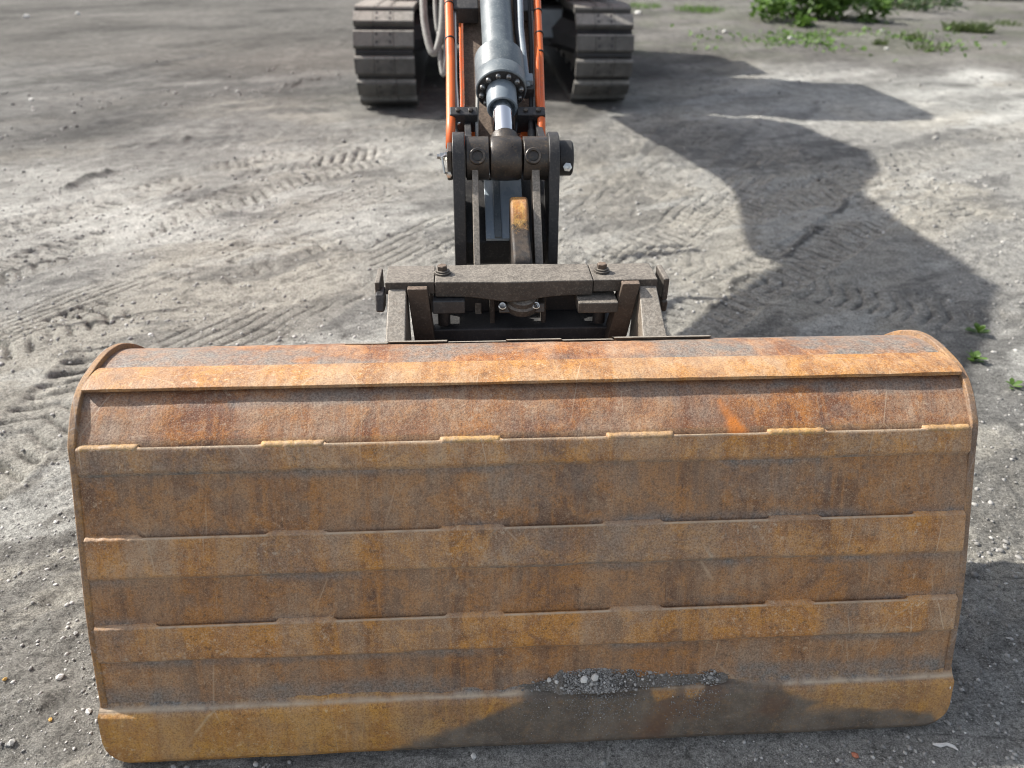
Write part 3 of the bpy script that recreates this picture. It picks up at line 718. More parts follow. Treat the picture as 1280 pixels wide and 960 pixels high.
# ------------------------------------------------------------------ quick coupler (hitch) on the bucket
hitch = empty('quick_coupler', ORG + ROTL @ Vector((0, .74, .60)), YAW, 'dirty dark steel quick coupler with bolted crossbar behind the bucket crown', 'coupler')
HO = Vector((0, -.74, -.60))
def hb(b, name, mat, bevel=.004, parent=None, **k):
    if parent is not None: return b.build(name, mat, parent, bevel, **k)
    return b.build(name, mat, hitch, bevel, off=HO, **k)
A = P(482, 352, 1.97); B = P(825, 350, 1.97)
yB, zT = (A.y+B.y)/2, (A.z+B.z)/2
sx0 = P(543, 352, 1.97).x; sx1 = P(743, 350, 1.97).x; bw = .108
yB0, yB1 = yB, yB+bw
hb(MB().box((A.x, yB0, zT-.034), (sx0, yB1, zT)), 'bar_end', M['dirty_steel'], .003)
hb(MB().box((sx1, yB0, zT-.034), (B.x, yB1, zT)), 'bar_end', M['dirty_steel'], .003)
# centre bar: swells downward and forward in the middle
n = 28; b = MB(); vs = []; fs = []
for k in range(n+1):
    x = sx0+.001 + (sx1-sx0-.002)*k/n; q = math.exp(-((k/n-.49)/.2)**2)
    zt = zT+.001+.002*q; zb = zT-.042-.012*q; yf = yB0-.003-.010*q
    vs += [(x, yf, zt), (x, yf, zb), (x, yB1, zb), (x, yB1, zt)]
for k in range(n):
    for j in range(4):
        a0 = k*4+j; a1 = k*4+(j+1) % 4; fs.append((a0, a1, a1+4, a0+4))
fs += [(3, 2, 1, 0), tuple(n*4+j for j in range(4))]
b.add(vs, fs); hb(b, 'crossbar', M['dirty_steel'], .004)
# hex bolts with washers
for u, v in ((553, 340), (754, 338)):
    c = P(u, v, 2.0); c = Vector((c.x, yB0+.052, zT))
    bo = hb(MB().lathe(c, (0, 0, 1), [(0, .021), (.006, .021), (.0065, .018), (.011, .018)], 24), 'washer', M['dirty_steel'], 0)
    hb(MB().lathe(c+Vector((0, 0, .011)), (0, 0, 1), [(0, .0135), (.011, .0135), (.013, .0115)], 6), 'bolt', M['brown_steel'], .001)
    hb(MB().lathe(c+Vector((0, -.01, -.14)), (0, 0, 1), [(0, .017), (.10, .017)], 16), 'bolt_shank', M['black_steel'], 0)
# end stops
rx = P(830, 340, 2.0).x
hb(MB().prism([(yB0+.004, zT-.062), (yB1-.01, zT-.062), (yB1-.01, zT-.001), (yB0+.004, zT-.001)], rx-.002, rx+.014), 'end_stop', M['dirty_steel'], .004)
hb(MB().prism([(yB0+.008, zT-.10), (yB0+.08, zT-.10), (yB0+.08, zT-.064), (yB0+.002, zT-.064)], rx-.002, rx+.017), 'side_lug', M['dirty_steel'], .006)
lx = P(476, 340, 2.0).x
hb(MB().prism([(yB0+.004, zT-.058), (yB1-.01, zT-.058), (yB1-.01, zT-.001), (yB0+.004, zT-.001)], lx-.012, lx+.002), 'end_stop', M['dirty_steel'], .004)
kx = P(476, 376, 1.96)
hb(MB().prism([(.70, kx.z-.022), (.76, kx.z-.028), (.78, kx.z+.015), (.715, kx.z+.022)], kx.x-.012, kx.x+.010), 'side_lug', M['black_steel'], .005)
# inner posts
def post(ut0, ut1, ub0, ub1, vt, mat):
    x0, x1 = P(ut0, vt, 1.95).x, P(ut1, vt, 1.95).x; b0, b1 = P(ub0, 416, 1.92).x, P(ub1, 416, 1.92).x
    yf = yB0-.022; zt = zT-.003 if vt < 354 else zT-.01
    b = MB(); vs = [(b0, yf+.012, .66), (b1, yf+.012, .66), (x1, yf, zt), (x0, yf, zt), (b0, yf+.07, .66), (b1, yf+.07, .66), (x1, yf+.02, zt+.001), (x0, yf+.02, zt+.001), (x1, yf+.07, zt-.04), (x0, yf+.07, zt-.04)]
    b.add(vs, [(0, 1, 2, 3), (3, 2, 6, 7), (7, 6, 8, 9), (9, 8, 5, 4), (4, 5, 1, 0), (0, 3, 7, 9, 4), (1, 5, 8, 6, 2)])
    hb(b, 'side_post', mat, .003)
post(509, 534, 515, 541, 354, M['brown_steel']); post(780, 803, 770, 796, 350, M['brown_steel'])
# body under the bar
bx0, bx1 = P(535, 395, 2.05).x, P(772, 395, 2.05).x
hb(MB().box((bx0, yB0+.13, .45), (bx1, yB0+.16, zT-.04)), 'carrier_plate', M['dark_paint'], .004)
hb(MB().box((bx0-.01, yB0+.02, .60), (bx1+.01, yB0+.128, .70)), 'carrier_beam', M['dark_paint'], .006)
for (u0, u1, v0, v1) in ((541, 581, 368, 392), (722, 772, 371, 391)):
    a = P(u0, v1, 1.99); c = P(u1, v0, 1.99)
    hb(MB().box((a.x, a.y-.005, a.z), (c.x, yB0+.126, c.z-.006)), 'stop_block', M['dirty_steel'] if u0 > 600 else M['dark_paint'], .004)
for u in (617, 684):
    a = P(u, 402, 1.99); hb(MB().box((a.x-.006, yB0+.05, .64), (a.x+.006, yB0+.125, zT-.04)), 'rib', M['dirty_steel'], .002)
cp = P(654, 383, 1.985); yC = yB0+.012
hb(MB().prism([(yC-.012, cp.z-.03), (yC+.07, cp.z-.03), (yC+.07, cp.z+.014), (yC-.004, cp.z-.006)], P(624, 380, 1.98).x, P(683, 380, 1.98).x), 'grease_plate', M['dark_oily'], .004)
hb(MB().lathe((cp.x, yC+.02, cp.z-.02), (0, -.35, 1), [(0, .046), (.018, .046), (.022, .04), (.034, .038), (.038, .026), (.056, .026), (.062, .02)], 30), 'tilt_pivot', M['dirty_steel'], 0)
for u, v in ((629, 387), (672, 386)):
    c = P(u, v, 1.965); d = Vector((0, -.7, .7))
    hb(MB().lathe(Vector((c.x, yC-.008, cp.z-.012))-d*.004, d, [(0, .0105), (.012, .0105), (.0135, .0085), (.0125, .006), (.006, .0055), (.005, 0)], 18), 'socket_bolt', M['bright_steel'], 0)
# curved lug in the middle
lug = [(.975, .60), (1.00, .80), (1.03, .89)]
L0 = P(650, 248, 2.20); L1 = P(650, 288, 2.16); L2 = P(650, 330, 2.09)
out = [(L2.y-.012, L2.z-.12), (L2.y, L2.z), ((L1.y+L2.y)/2-.006, (L1.z+L2.z)/2), (L1.y, L1.z), ((L0.y+L1.y)/2-.004, (L0.z+L1.z)/2+.010), (L0.y-.01, L0.z-.002), (L0.y+.012, L0.z+.0), (L0.y+.03, L0.z-.012), (L0.y+.035, L0.z-.05), (L0.y+.0, L0.z-.16), (L0.y-.05, L2.z-.14)]
fr = catmull([(p[0], p[1]) for p in out[:9]], 5); out = [tuple(p) for p in fr] + out[9:]
out = out[::-1]
xl0, xl1 = P(638.5, 270, 2.17).x, P(661.5, 270, 2.17).x
hk = M['hook_rust']; hn = hk.node_tree; hp = hn.nodes['Principled BSDF']; src = hp.inputs['Base Color'].links[0].from_socket
t = NT.__new__(NT); t.m = hk; t.t = hn; t.n = hn.nodes; t.l = hn.links; t.b = hp; t.tc = [q for q in hn.nodes if q.type == 'TEX_COORD'][0]
sp = t.n.new('ShaderNodeSeparateXYZ'); t.l.new(t.tc.outputs['Object'], sp.inputs[0])
zz_ = t.math('ADD', t.math('MULTIPLY', t.math('SUBTRACT', sp.outputs[2], L1.z), 18.0), t.math('MULTIPLY', t.math('SUBTRACT', t.noise(70, 5, .75), .5), 1.7))
gn = t.n.new('ShaderNodeNewGeometry'); sn = t.n.new('ShaderNodeSeparateXYZ'); t.l.new(gn.outputs['True Normal'], sn.inputs[0])
lit_rust = t.math('MULTIPLY', t.ramp(zz_, [(.05, 0), (.40, 1)]), t.math('SUBTRACT', 1.0, t.math('MULTIPLY', t.math('ABSOLUTE', sn.outputs[0]), .8)), True)  # lit rusty top, shaded front and sides painted into the colour
t.set('Base Color', t.mix(lit_rust, t.mix(t.ramp(t.noise(40, 4), [(.4, 0), (.6, 1)]), (.022, .018, .016), (.05, .036, .026)), src))
hb(MB().prism(out, xl0, xl1), 'curved_lug', hk, .009, seg=4)

# ------------------------------------------------------------------ excavator
MY = 9.0                                   # the machine's centre, along the arm's line, in the bucket's frame
mc = Vector((.0, MY, 0)); EXO = -mc
exc = empty('excavator', ORG + ROTL @ mc, YAW, 'orange crawler excavator reaching its arm forward to the rusty bucket', 'excavator')
def eb(b, name, mat, bevel=.0, parent=None, **k):
    if parent is not None: return b.build(name, mat, parent, bevel, **k)
    return b.build(name, mat, exc, bevel, off=EXO, **k)
# the bucket cylinder's line: through the link pin, leaning away
PIN = P(632, 198, 2.25)
LEAN = R(60)
ad = Vector((0, math.sin(LEAN), math.cos(LEAN)))
Qtop = None
camL = ROTI @ (CAM-ORG)
def on_plane(u, v, off=0.0):              # line of sight meets the plane of the arm, off metres towards the upper side
    nrm_ = Vector((0, -math.cos(LEAN), math.sin(LEAN))); p0 = PIN + nrm_*off
    d = ROTI @ ray(u, v); t = (p0-camL).dot(nrm_)/d.dot(nrm_); return camL + d*t
AN = Vector((0, -math.cos(LEAN), math.sin(LEAN)))
top = on_plane(619, 0); cd = (top-PIN).normalized()
def tv(v):                                # distance along the cylinder whose centre shows at image row v
    lo, hi = -.2, 3
    for _ in range(40):
        mid = (lo+hi)/2; w_ = ORG + ROTL @ (PIN+cd*mid) - CAM; vv = 480 - F_PX*w_.dot(UP)/w_.dot(FWD)
        if vv > v: lo = mid
        else: hi = mid
    return lo
tRod0, tCol, tGl, tG2, tG3 = tv(172), tv(136.5), tv(114), tv(99), tv(72)
cyl_ = eb(MB().lathe(PIN+cd*tG3, cd, [(-.002, .058), (0, .058), (.004, .0515), (.03, .0515), (1.0, .0515), (1.03, .045), (1.1, .045)], 48), 'bucket_cylinder', M['grey_paint'])
g = MB().lathe(PIN+cd*tGl, cd, [(0, .06), (0, .0765), (.003, .079), (tG2-tGl-.002, .079), (tG2-tGl, .0775), (tG2-tGl+.003, .0785), (tG3-tGl-.012, .0785), (tG3-tGl, .068), (tG3-tGl+.003, .055)], 56)
gl = g.build('gland', M['grey_paint'], cyl_, 0)
MB().lathe(PIN+cd*(tGl-.0015), cd, [(0, .052), (0, .074), (.004, .074)], 48).build('gland_face', M['black_steel'], cyl_, 0)
MB().lathe(PIN+cd*tCol, cd, [(.016, .036), (.0, .040), (0, .0455), (.003, .047), (tGl-tCol, .047)], 48).build('collar', M['slate_paint'], cyl_, 0)
nx_ = cd.cross(Vector((0, 0, 1))).normalized(); ny_ = nx_.cross(cd)
for k in range(12):
    a = 2*PI*(k+.35)/12; p = PIN+cd*(tGl-.001) + (nx_*math.cos(a)+ny_*math.sin(a))*.0615
    MB().lathe(p, -cd, [(0, .0085), (.008, .0085), (.0115, .006), (.012, .0045), (.008, .004)], 12).build('gland_bolt', M['gland_steel'], cyl_, 0)
eb(MB().lathe(PIN+cd*.04, cd, [(0, .031), (tCol+.02, .031)], 48), 'piston_rod', M['chrome'])
# rod eye
eye = MB().lathe(PIN-Vector((.046, 0, 0)), (1, 0, 0), [(0, .05), (.002, .058), (.010, .0625), (.046, .0635), (.082, .0625), (.09, .058), (.092, .05)], 40)
eye.lathe(PIN+cd*.03, cd, [(0, .046), (.03, .044), (.05, .042), (tRod0-.04, .039), (tRod0-.03, .034)], 36)
eb(eye, 'rod_eye', M['dark_oily'])
# link barrel, heads and plates
xa, xb = P(583, 198, 2.25).x, P(690, 198, 2.25).x
bar = MB().lathe(Vector((xa, PIN.y, PIN.z)), (1, 0, 0), [(0, .05), (0, .0615), (PIN.x-.05-xa, .0615), (PIN.x-.05-xa, .04)], 40)
barrel_l = eb(bar, 'link_barrel', M['dark_oily'], .002)
barrel_r = eb(MB().lathe(Vector((PIN.x+.05, PIN.y, PIN.z)), (1, 0, 0), [(0, .04), (0, .0615), (xb-PIN.x-.05, .0615), (xb-PIN.x-.05, .05)], 40), 'link_barrel', M['dark_oily'], .002)
for u, v, barrel in ((597, 205, barrel_l), (667, 205, barrel_r)):
    c = P(u, v, 2.19); d = Vector((0, -.86, .5)); c = Vector((c.x, PIN.y, PIN.z)) + Vector((0, -.86, .30)).normalized()*.055
    MB().lathe(c, d, [(0, .0235), (.013, .0235), (.015, .0215), (.014, .016), (.002, .015), (.001, 0)], 24).build('grease_port', M['dark_oily'], barrel, 0)
HIT = Vector((0, .90, .70))               # lower link pin at the hitch
def link_plate(x0, x1, r0, r1, p0, p1, mat, name, bevel=.003):
    d = Vector((0, p1.y-p0.y, p1.z-p0.z)); a0 = math.atan2(d.z, d.y); out = []
    for k in range(13):
        a = a0+PI/2+PI*k/12; out.append((p0.y+r0*math.cos(a), p0.z+r0*math.sin(a)))
    for k in range(9):
        a = a0-PI/2+PI*k/8; out.append((p1.y+r1*math.cos(a), p1.z+r1*math.sin(a)))
    return eb(MB().prism(out, x0, x1), name, mat, bevel)
NOSE = Vector((0, 1.18, .66))
link_plate(P(566, 198, 2.25).x, P(581, 198, 2.25).x, .074, .06, PIN, Vector((0, 1.10, .62)), M['black_steel'], 'link_plate')
link_plate(P(684, 198, 2.25).x, P(697, 198, 2.25).x, .074, .06, PIN, Vector((0, 1.10, .62)), M['black_steel'], 'link_plate')
for (u0, u1, ub) in ((591, 599, 0), (667, 677, 0)):
    x0, x1 = P(u0, 260, 2.18).x, P(u1, 260, 2.18).x
    link_plate(x0, x1, .030, .035, PIN+Vector((0, -.035, -.035)), Vector((0, .86, .66)), M['worn_steel'], 'tie_plate', .002)
# pin retainers
hx = P(699, 200, 2.25).x
rt = eb(MB().lathe(Vector((hx-.002, PIN.y, PIN.z)), (1, 0, 0), [(0, .05), (.036, .05), (.041, .045)], 32), 'pin_cap', M['black_rubber'], .002)
c = Vector((hx+.020, PIN.y-.050, PIN.z-.012)); MB().lathe(c, (0, -1, .25), [(0, .013), (.006, .013), (.0065, .010), (.014, .010), (.015, .005), (.009, .004)], 6).build('bolt', M['bright_steel'], rt, 0)
hx = P(566, 198, 2.25).x
pl = eb(MB().box((hx-.016, PIN.y-.05, PIN.z-.05), (hx-.0005, PIN.y+.05, PIN.z+.035)), 'pin_keeper', M['dark_oily'], .004)
MB().lathe(Vector((hx-.014, PIN.y-.02, PIN.z+.012)), (-1, 0, 0), [(0, .016), (.008, .016), (.009, .012), (.022, .012), (.023, .008), (.03, .008)], 6).build('bolt', M['bright_steel'], pl, 0)
MB().lathe(Vector((hx-.008, PIN.y-.05, PIN.z-.03)), (-.3, -1, 0), [(0, .009), (.012, .009), (.013, .005)], 6).build('grease_nipple', M['bright_steel'], pl, 0)
MB().tube([Vector((hx-.02, PIN.y-.04, PIN.z+.02)), Vector((hx-.03, PIN.y-.06, PIN.z+.02)), Vector((hx-.024, PIN.y-.07, PIN.z-.02)), Vector((hx-.012, PIN.y-.05, PIN.z-.03))], .004, 8).build('grease_pipe', M['bright_steel'], pl, 0)
# arm: a long box, sides and top plate
def apt(t, o): return (PIN.y + ad.y*t + AN.y*o, PIN.z + ad.z*t + AN.z*o)
xw = .128
ARML = 3.05
side_prof = [apt(-.17, -.17), apt(-.20, -.24), apt(-.16, -.31), apt(.05, -.36), apt(.55, -.60), apt(1.1, -.76), apt(1.6, -.74), apt(2.3, -.70), apt(2.8, -.58), apt(3.0, -.4), apt(3.02, -.12), apt(2.9, .0), apt(1.6, .0), apt(1.45, .02), apt(1.30, .02), apt(1.22, -.10), apt(.30, -.13), apt(.0, -.135)]  # unseen underside deepened to widen the arm's ground shadow
arm = eb(MB().prism(side_prof[::-1], PIN.x-xw, PIN.x+xw), 'arm', M['orange_dirty'], .006)
arm.data.materials.append(M['black_steel'])
for p in arm.data.polygons:
    q = p.center - PIN
    if abs(p.normal.x) < .5 and q.y*ad.y+q.z*ad.z < .22: p.material_index = 1
# cover plates on top of the arm nose (slate) and top plate (dirty brown)
def plate_on_arm(t0, t1, o0, o1, x0, x1, th, mat, name, parent=None):
    b = MB(); a = apt(t0, o0); c = apt(t1, o1); a2 = apt(t0, o0-th); c2 = apt(t1, o1-th)
    return eb(b.prism([a, a2, c2, c], x0, x1), name, mat, .002)
sl0, sl1 = P(607, 270, 2.25).x, P(643, 270, 2.25).x
nc = plate_on_arm(-.20, .055, -.118, -.118, sl0, sl1+.03, .012, M['cover_sky_tint'], 'nose_cover')
c = P(614, 252, 2.27); c = Vector((c.x, *apt(.035, -.118)))
MB().lathe(c, AN, [(0, .0085), (.006, .0085), (.007, .007)], 6).build('bolt', M['dirty_steel'], arm, 0, off=None)
nc_rib = plate_on_arm(-.20, .055, -.110, -.110, P(618, 270, 2.25).x, P(627, 270, 2.25).x, .0075, M['grey_paint'], 'cover_rib')
plate_on_arm(.16, 1.2, -.118, -.082, PIN.x-xw+.012, PIN.x+xw-.012, .012, M['brown_steel'], 'top_plate')
# raised edges of the arm's side plates, rubbed and orange
for sx in (-1, 1):
    x0 = PIN.x+sx*(xw-.006)
    plate_on_arm(.10, 1.2, -.095, -.06, min(x0, x0+sx*.008), max(x0, x0+sx*.008), .03, M['orange_paint'], 'side_flange')
# pipes along the arm
def pipe(name, pts, r, mat, n=12, parent=None):
    return eb(MB().tube(pts, r, n), name, mat, 0, parent, sharp=180) if parent is None else MB().tube(pts, r, n).build(name, mat, parent, 0, sharp=180)
def ext(u, v, o, t=1.6):                  # carry a pipe on up the arm past the top of the picture
    p = on_plane(u, v, o); return p + (ad*t)
O1 = -.02
pl_l = pipe('pipe', [on_plane(563, 184, O1), on_plane(563.5, 150, O1), on_plane(563, 75, O1), on_plane(561, 0, O1), ext(561, 0, O1)], .0142, M['orange_paint'], 16)
pl_r = pipe('pipe', [on_plane(677, 184, O1), on_plane(676.5, 140, O1), on_plane(674.5, 70, O1), on_plane(671.5, 0, O1), ext(671.5, 0, O1)], .0125, M['orange_paint'], 16)
pipe('pipe', [on_plane(675, 142, O1), on_plane(672.5, 120, O1+.012), on_plane(671.8, 80, O1+.014), on_plane(672, 60, O1+.004)], .008, M['orange_paint'], 12)
for (u, v, pr, r) in ((672.3, 15, pl_r, .0138), (674, 43, pl_r, .0138), (674.7, 67, pl_r, .0138), (562.5, 50, pl_l, .0155), (561.5, 6, pl_l, .0155)):
    c = on_plane(u, v, O1); MB().lathe(c-ad*.0025, ad, [(0, r-.003), (0, r+.001), (.005, r+.001), (.005, r-.003)], 18).build('cable_tie', M['black_rubber'], pr, 0)
# clamps
for (u0, u1) in ((562, 597), (646, 681)):
    a = on_plane(u0, 144, -.02); c = on_plane(u1, 144, -.02); cc = (a+c)/2
    cl = eb(MB().obox(cc-AN*.02, (Vector((1, 0, 0)), ad, AN), (abs(c.x-a.x)/2, .018, .038)), 'pipe_clamp', M['black_steel'], .004)
    for f_ in (.3, .75):
        MB().lathe(a.lerp(c, f_)+AN*.018, AN, [(0, .008), (.006, .008), (.007, .006)], 6).build('bolt', M['dark_oily'], cl, 0)
# steel pipe to the gland and its port block
pipe('hydraulic_pipe', [on_plane(659, 108, .0), on_plane(657, 92, .012), on_plane(653.5, 60, .012), on_plane(651, 36, .012), on_plane(650, 0, .012), ext(650, 0, .012)], .0105, M['slate_paint'], 14)
pb = on_plane(659, 103, -.005)
eb(MB().obox(pb, (Vector((1, 0, 0)), cd, AN), (.017, .017, .022)), 'port_block', M['slate_paint'], .003)
eb(MB().obox(on_plane(660, 112, -.02), (Vector((1, 0, 0)), cd, AN), (.018, .02, .02)), 'port_flange', M['black_steel'], .003)
# black hoses lying between cylinder and side plates
for (pts, r, mt) in (
        ([(570, 150), (569, 120), (567, 60), (566, 0)], .006, 'grey_hose'), ([(574, 155), (572, 132), (570, 100), (569, 20), (569, 0)], .005, 'bright_steel'),
        ([(664, 150), (664, 110), (664, 60), (661, 0)], .0075, 'black_rubber'), ([(668, 150), (667, 110), (666, 60), (665, 0)], .004, 'grey_hose'),
        ([(596, 175), (596, 150), (597, 120), (596, 100)], .0055, 'grey_hose'), ([(644, 170), (646, 150), (647, 120), (650, 105)], .005, 'black_rubber'),
        ([(643, 0), (644, 20), (645, 40), (648, 60), (650, 100)], .006, 'black_rubber')):
    pp = [on_plane(u, v, -.035) for u, v in pts]
    if pts[-1][1] == 0: pp.append(pp[-1]+ad*1.4)
    elif pts[0][1] == 0: pp.insert(0, pp[0]+ad*1.4)
    pipe('hose', pp, r, M[mt], 8)
for u, w_ in ((569, .011), (664, .012)):
    a = on_plane(u, 163, -.03); eb(MB().lathe(a-ad*.05, ad, [(0, w_), (.045, w_), (.05, w_*.7), (.09, w_*.7)], 14), 'hose_fitting', M['bright_steel'] if u < 600 else M['black_steel'])
eb(MB().obox(on_plane(583, 165, -.09), (Vector((1, 0, 0)), ad, AN), (.032, .055, .02)), 'nose_bracket', M['orange_paint'], .004)
eb(MB().obox(on_plane(661, 165, -.09), (Vector((1, 0, 0)), ad, AN), (.028, .055, .02)), 'nose_bracket', M['orange_paint'], .004)
# bracket across the arm high up
eb(MB().obox(on_plane(581, 6, -.05), (Vector((1, 0, 0)), ad, AN), (.045, .06, .03)), 'pipe_bracket', M['black_steel'], .004)
eb(MB().obox(on_plane(656, 8, -.05), (Vector((1, 0, 0)), ad, AN), (.03, .05, .02)), 'pipe_bracket', M['black_steel'], .004)
# idler link between arm and barrel
for sx in (-1, 1):
    x0 = PIN.x+sx*.098
    d0 = Vector((0, *apt(.42, -.22))); link_plate(min(x0, x0+sx*.02), max(x0, x0+sx*.02), .055, .06, Vector((0, PIN.y, PIN.z)), d0, M['black_steel'], 'idler_link')
# boom, with its knee, and the cylinders
bj = Vector((0, *apt(2.78, -.40)))
bf = Vector((0, MY-.75, 1.55))
def boom_prof():
    o_ = [(4.72, 1.75), (4.88, 1.62), (6.1, 1.86), (7.3, 1.80), (8.0, 1.5), (8.3, 1.42), (8.6, 1.8), (8.6, 2.75), (7.6, 2.95), (7.0, 2.78), (6.3, 2.42), (5.7, 2.40), (4.96, 2.44), (4.74, 2.2)]  # unseen outline, shaped to give the boom's ground shadow
    return [(y-ORG.y, z) for y, z in o_]
boom = eb(MB().prism(boom_prof(), PIN.x-.17, PIN.x+.17), 'boom', M['orange_paint'], .012)
def hyd(p0, p1, frac, r0, r1, x, name):
    p0 = Vector((x, p0[0], p0[1])); p1 = Vector((x, p1[0], p1[1])); mid_ = p0.lerp(p1, frac)
    o_ = eb(MB().cyl(p0, mid_, r0, 20), name, M['grey_paint']); MB().cyl(mid_, p1, r1, 16).build('rod', M['chrome'], o_, 0)
    return o_
for sx in (-1, 1): hyd((MY-1.75, 1.58), (bj.y+1.6, 2.0), .55, .075, .045, PIN.x+sx*.26, 'boom_cylinder')
hyd((bj.y+1.7, 2.36), apt(2.85, .0), .62, .07, .045, PIN.x, 'arm_cylinder')
# hoses looping under the boom and at the boom end
def loop(name, p, r, mat, n=24):
    q = catmull([tuple(a) for a in p], n//max(1, len(p)-1)+3); return pipe(name, [Vector(a) for a in q], r, mat, 10)
F4 = 4.2
loop('hose_loop', [P(529, -40, F4), P(529, 0, F4), P(531, 30, F4), P(537, 58, F4), P(543, 66, F4), P(549, 52, F4), P(553, 25, F4), P(555, -40, F4)], .021, M['grey_hose'])
loop('hose_loop', [P(544, -40, F4+.1), P(544, 5, F4+.1), P(547, 38, F4+.1), P(551, 20, F4+.1), P(553, -40, F4+.1)], .013, M['grey_hose'])
loop('hose_loop', [P(548, 40, F4), P(550, 70, F4), P(554, 93, F4), P(557, 70, F4), P(558, 30, F4)], .014, M['grey_hose'])
loop('hose_loop', [(PIN.x+.08, *apt(.75, -.62)), (PIN.x+.10, *apt(.82, -.90)), (PIN.x+.11, *apt(1.1, -1.02)), (PIN.x+.11, *apt(1.4, -.96)), (PIN.x+.10, *apt(1.6, -.70))], .016, M['black_rubber'])
# undercarriage: two tracks of separate shoes
GL, GR = ROTI @ (G(487, 133)-ORG), ROTI @ (G(753, 127)-ORG)
TR, TL = .40, 3.5                          # end radius, length between wheel centres
pitch = .212
shoe_w = .55
def shoe_mesh():
    b = MB(); hw_ = shoe_w/2; L_ = pitch*.5
    b.box((-hw_+.01, -L_+.004, -.045), (hw_-.01, L_-.004, -.03))
    pr = [(-L_+.024, -.03), (L_-.040, -.03), (L_-.036, .014), (L_-.048, .028), (-L_+.036, .028), (-L_+.022, .014)]
    for (x0, x1) in ((-hw_, -.096), (-.092, .092), (.096, hw_)): b.prism(pr[::-1], x0, x1)
    for x in (-.062, .062):
        for y in (-.046, .024): b.lathe((x, y, .0275), (0, 0, 1), [(0, .014), (.003, .014)], 6)
    me_ = b.mesh('track_shoe'); me_.materials.append(M['track_pad']); me_.materials.append(M['black_steel'])
    for p in me_.polygons:
        if p.center.z < -.02 or len(p.vertices) == 4 and p.area < .0003 or len(p.vertices) == 6 and p.area < .001: p.material_index = 1
    return me_
SHOE = shoe_mesh()
per = 2*TL + 2*PI*TR; ns_ = int(round(per/pitch)); pit = per/ns_
def belt(s):
    s = s % per
    if s < TL: return Vector((0, s, -TR)), Vector((0, 1, 0))                 # bottom run, going back
    s -= TL
    if s < PI*TR:
        a = -PI/2 + s/TR; return Vector((0, TL+TR*math.cos(a), TR*math.sin(a))), Vector((0, -math.sin(a), math.cos(a)))
    s -= PI*TR
    if s < TL:
        sag = -.03*math.sin(s/TL*PI*2)**2; return Vector((0, TL-s, TR+sag)), Vector((0, -1, 0))
    s -= TL; a = PI/2 + s/TR; return Vector((0, TR*math.cos(a), TR*math.sin(a))), Vector((0, -math.sin(a), math.cos(a)))
def belt_ref(): pass
for gp, side, ph in ((GL, -1, .03), (GR, 1, .085)):
    root_ = bpy.data.objects.new('track', None); col.objects.link(root_); root_.parent = exc
    root_.location = EXO + Vector((gp.x-(.06 if side > 0 else -.01), gp.y+TR-.28, TR+.046))
    for k in range(ns_):
        p, t_ = belt(k*pit+ph); nrm3 = t_.cross(Vector((1, 0, 0))); nrm3 = Vector((0, t_.z*1.0, -t_.y)) if True else nrm3
        so = bpy.data.objects.new('track_shoe', SHOE); col.objects.link(so); so.parent = root_
        mm = Matrix((( -1, 0, 0), (0, t_.y, nrm3.y), (0, t_.z, nrm3.z))).to_4x4(); 
        so.matrix_local = Matrix.Translation(p + nrm3*.02) @ mm
    wb = MB().lathe((-.11, 0, 0), (1, 0, 0), [(0, .2), (.03, TR-.05), (.19, TR-.05), (.22, .2)], 32)
    wb.build('idler_wheel', M['track_pad'], root_, .01)
    MB().lathe((-.11, TL, 0), (1, 0, 0), [(0, .2), (.03, TR-.06), (.19, TR-.06), (.22, .2)], 32).build('sprocket', M['dark_paint'], root_, .01)
    MB().prism([(.22, -.22), (TL-.2, -.22), (TL-.2, .12), (TL-.6, .22), (.5, .2), (.22, .1)], -.17, .17).build('track_frame', M['dark_paint'], root_, .015)
    for k in range(6): MB().cyl((-.13, .45+k*.52, -.24), (.13, .45+k*.52, -.24), .10, 18).build('roller', M['dark_paint'], root_, .005)
# car body between the tracks
ux = (GL.x+GR.x)/2; gy0 = (GL.y+GR.y)/2
cb = MB().prism([(gy0+.95, .42), (gy0+3.2, .42), (gy0+3.1, .80), (gy0+1.1, .80)], ux-.75, ux+.75)
eb(cb, 'car_body', M['dark_paint'], .02)
for sx in (-1, 1):
    for (ya, yb) in ((gy0+.55, gy0+1.5), (gy0+3.6, gy0+2.7)):
        o_ = MB().tube([(ux+sx*1.05, ya, .50), (ux+sx*.75, (ya+yb)/2, .56), (ux+sx*.4, yb, .62)], [.16, .19, .2], 8); eb(o_, 'frame_leg', M['dark_paint'])
MY2 = gy0+2.1
eb(MB().lathe((ux, MY2, .78), (0, 0, 1), [(0, .62), (.06, .66), (.2, .66), (.24, .6)], 40), 'slew_ring', M['dark_paint'], 0)
# upper structure: revolving frame, engine hood, counterweight, cab
dz = .98
eb(MB().box((ux-1.22, MY2-1.35, dz), (ux+1.22, MY2+1.7, dz+.18)), 'deck', M['dark_paint'], .02)
eb(MB().box((ux-1.22, MY2-1.1, dz+.185), (ux-.30, MY2+1.5, dz+1.05)), 'tank_housing', M['orange_paint'], .05, seg=3)
hood = eb(MB().box((ux-.295, MY2+.55, dz+.185), (ux+1.22, MY2+1.62, dz+1.15)), 'engine_hood', M['orange_paint'], .05, seg=3)
n = 16; out = []
for k in range(n+1):
    a = PI*k/n; out.append((ux+1.24*math.cos(a), MY2+1.64+.75*math.sin(a)**.7))
b = MB(); nn = len(out); vs = [(x, y, dz-.02) for x, y in out] + [(x, y, dz+1.0) for x, y in out]
b.add(vs, [tuple(range(nn-1, -1, -1)), tuple(range(nn, 2*nn))] + [(k, (k+1) % nn, nn+(k+1) % nn, nn+k) for k in range(nn)])
eb(b, 'counterweight', M['dark_paint'], .04)
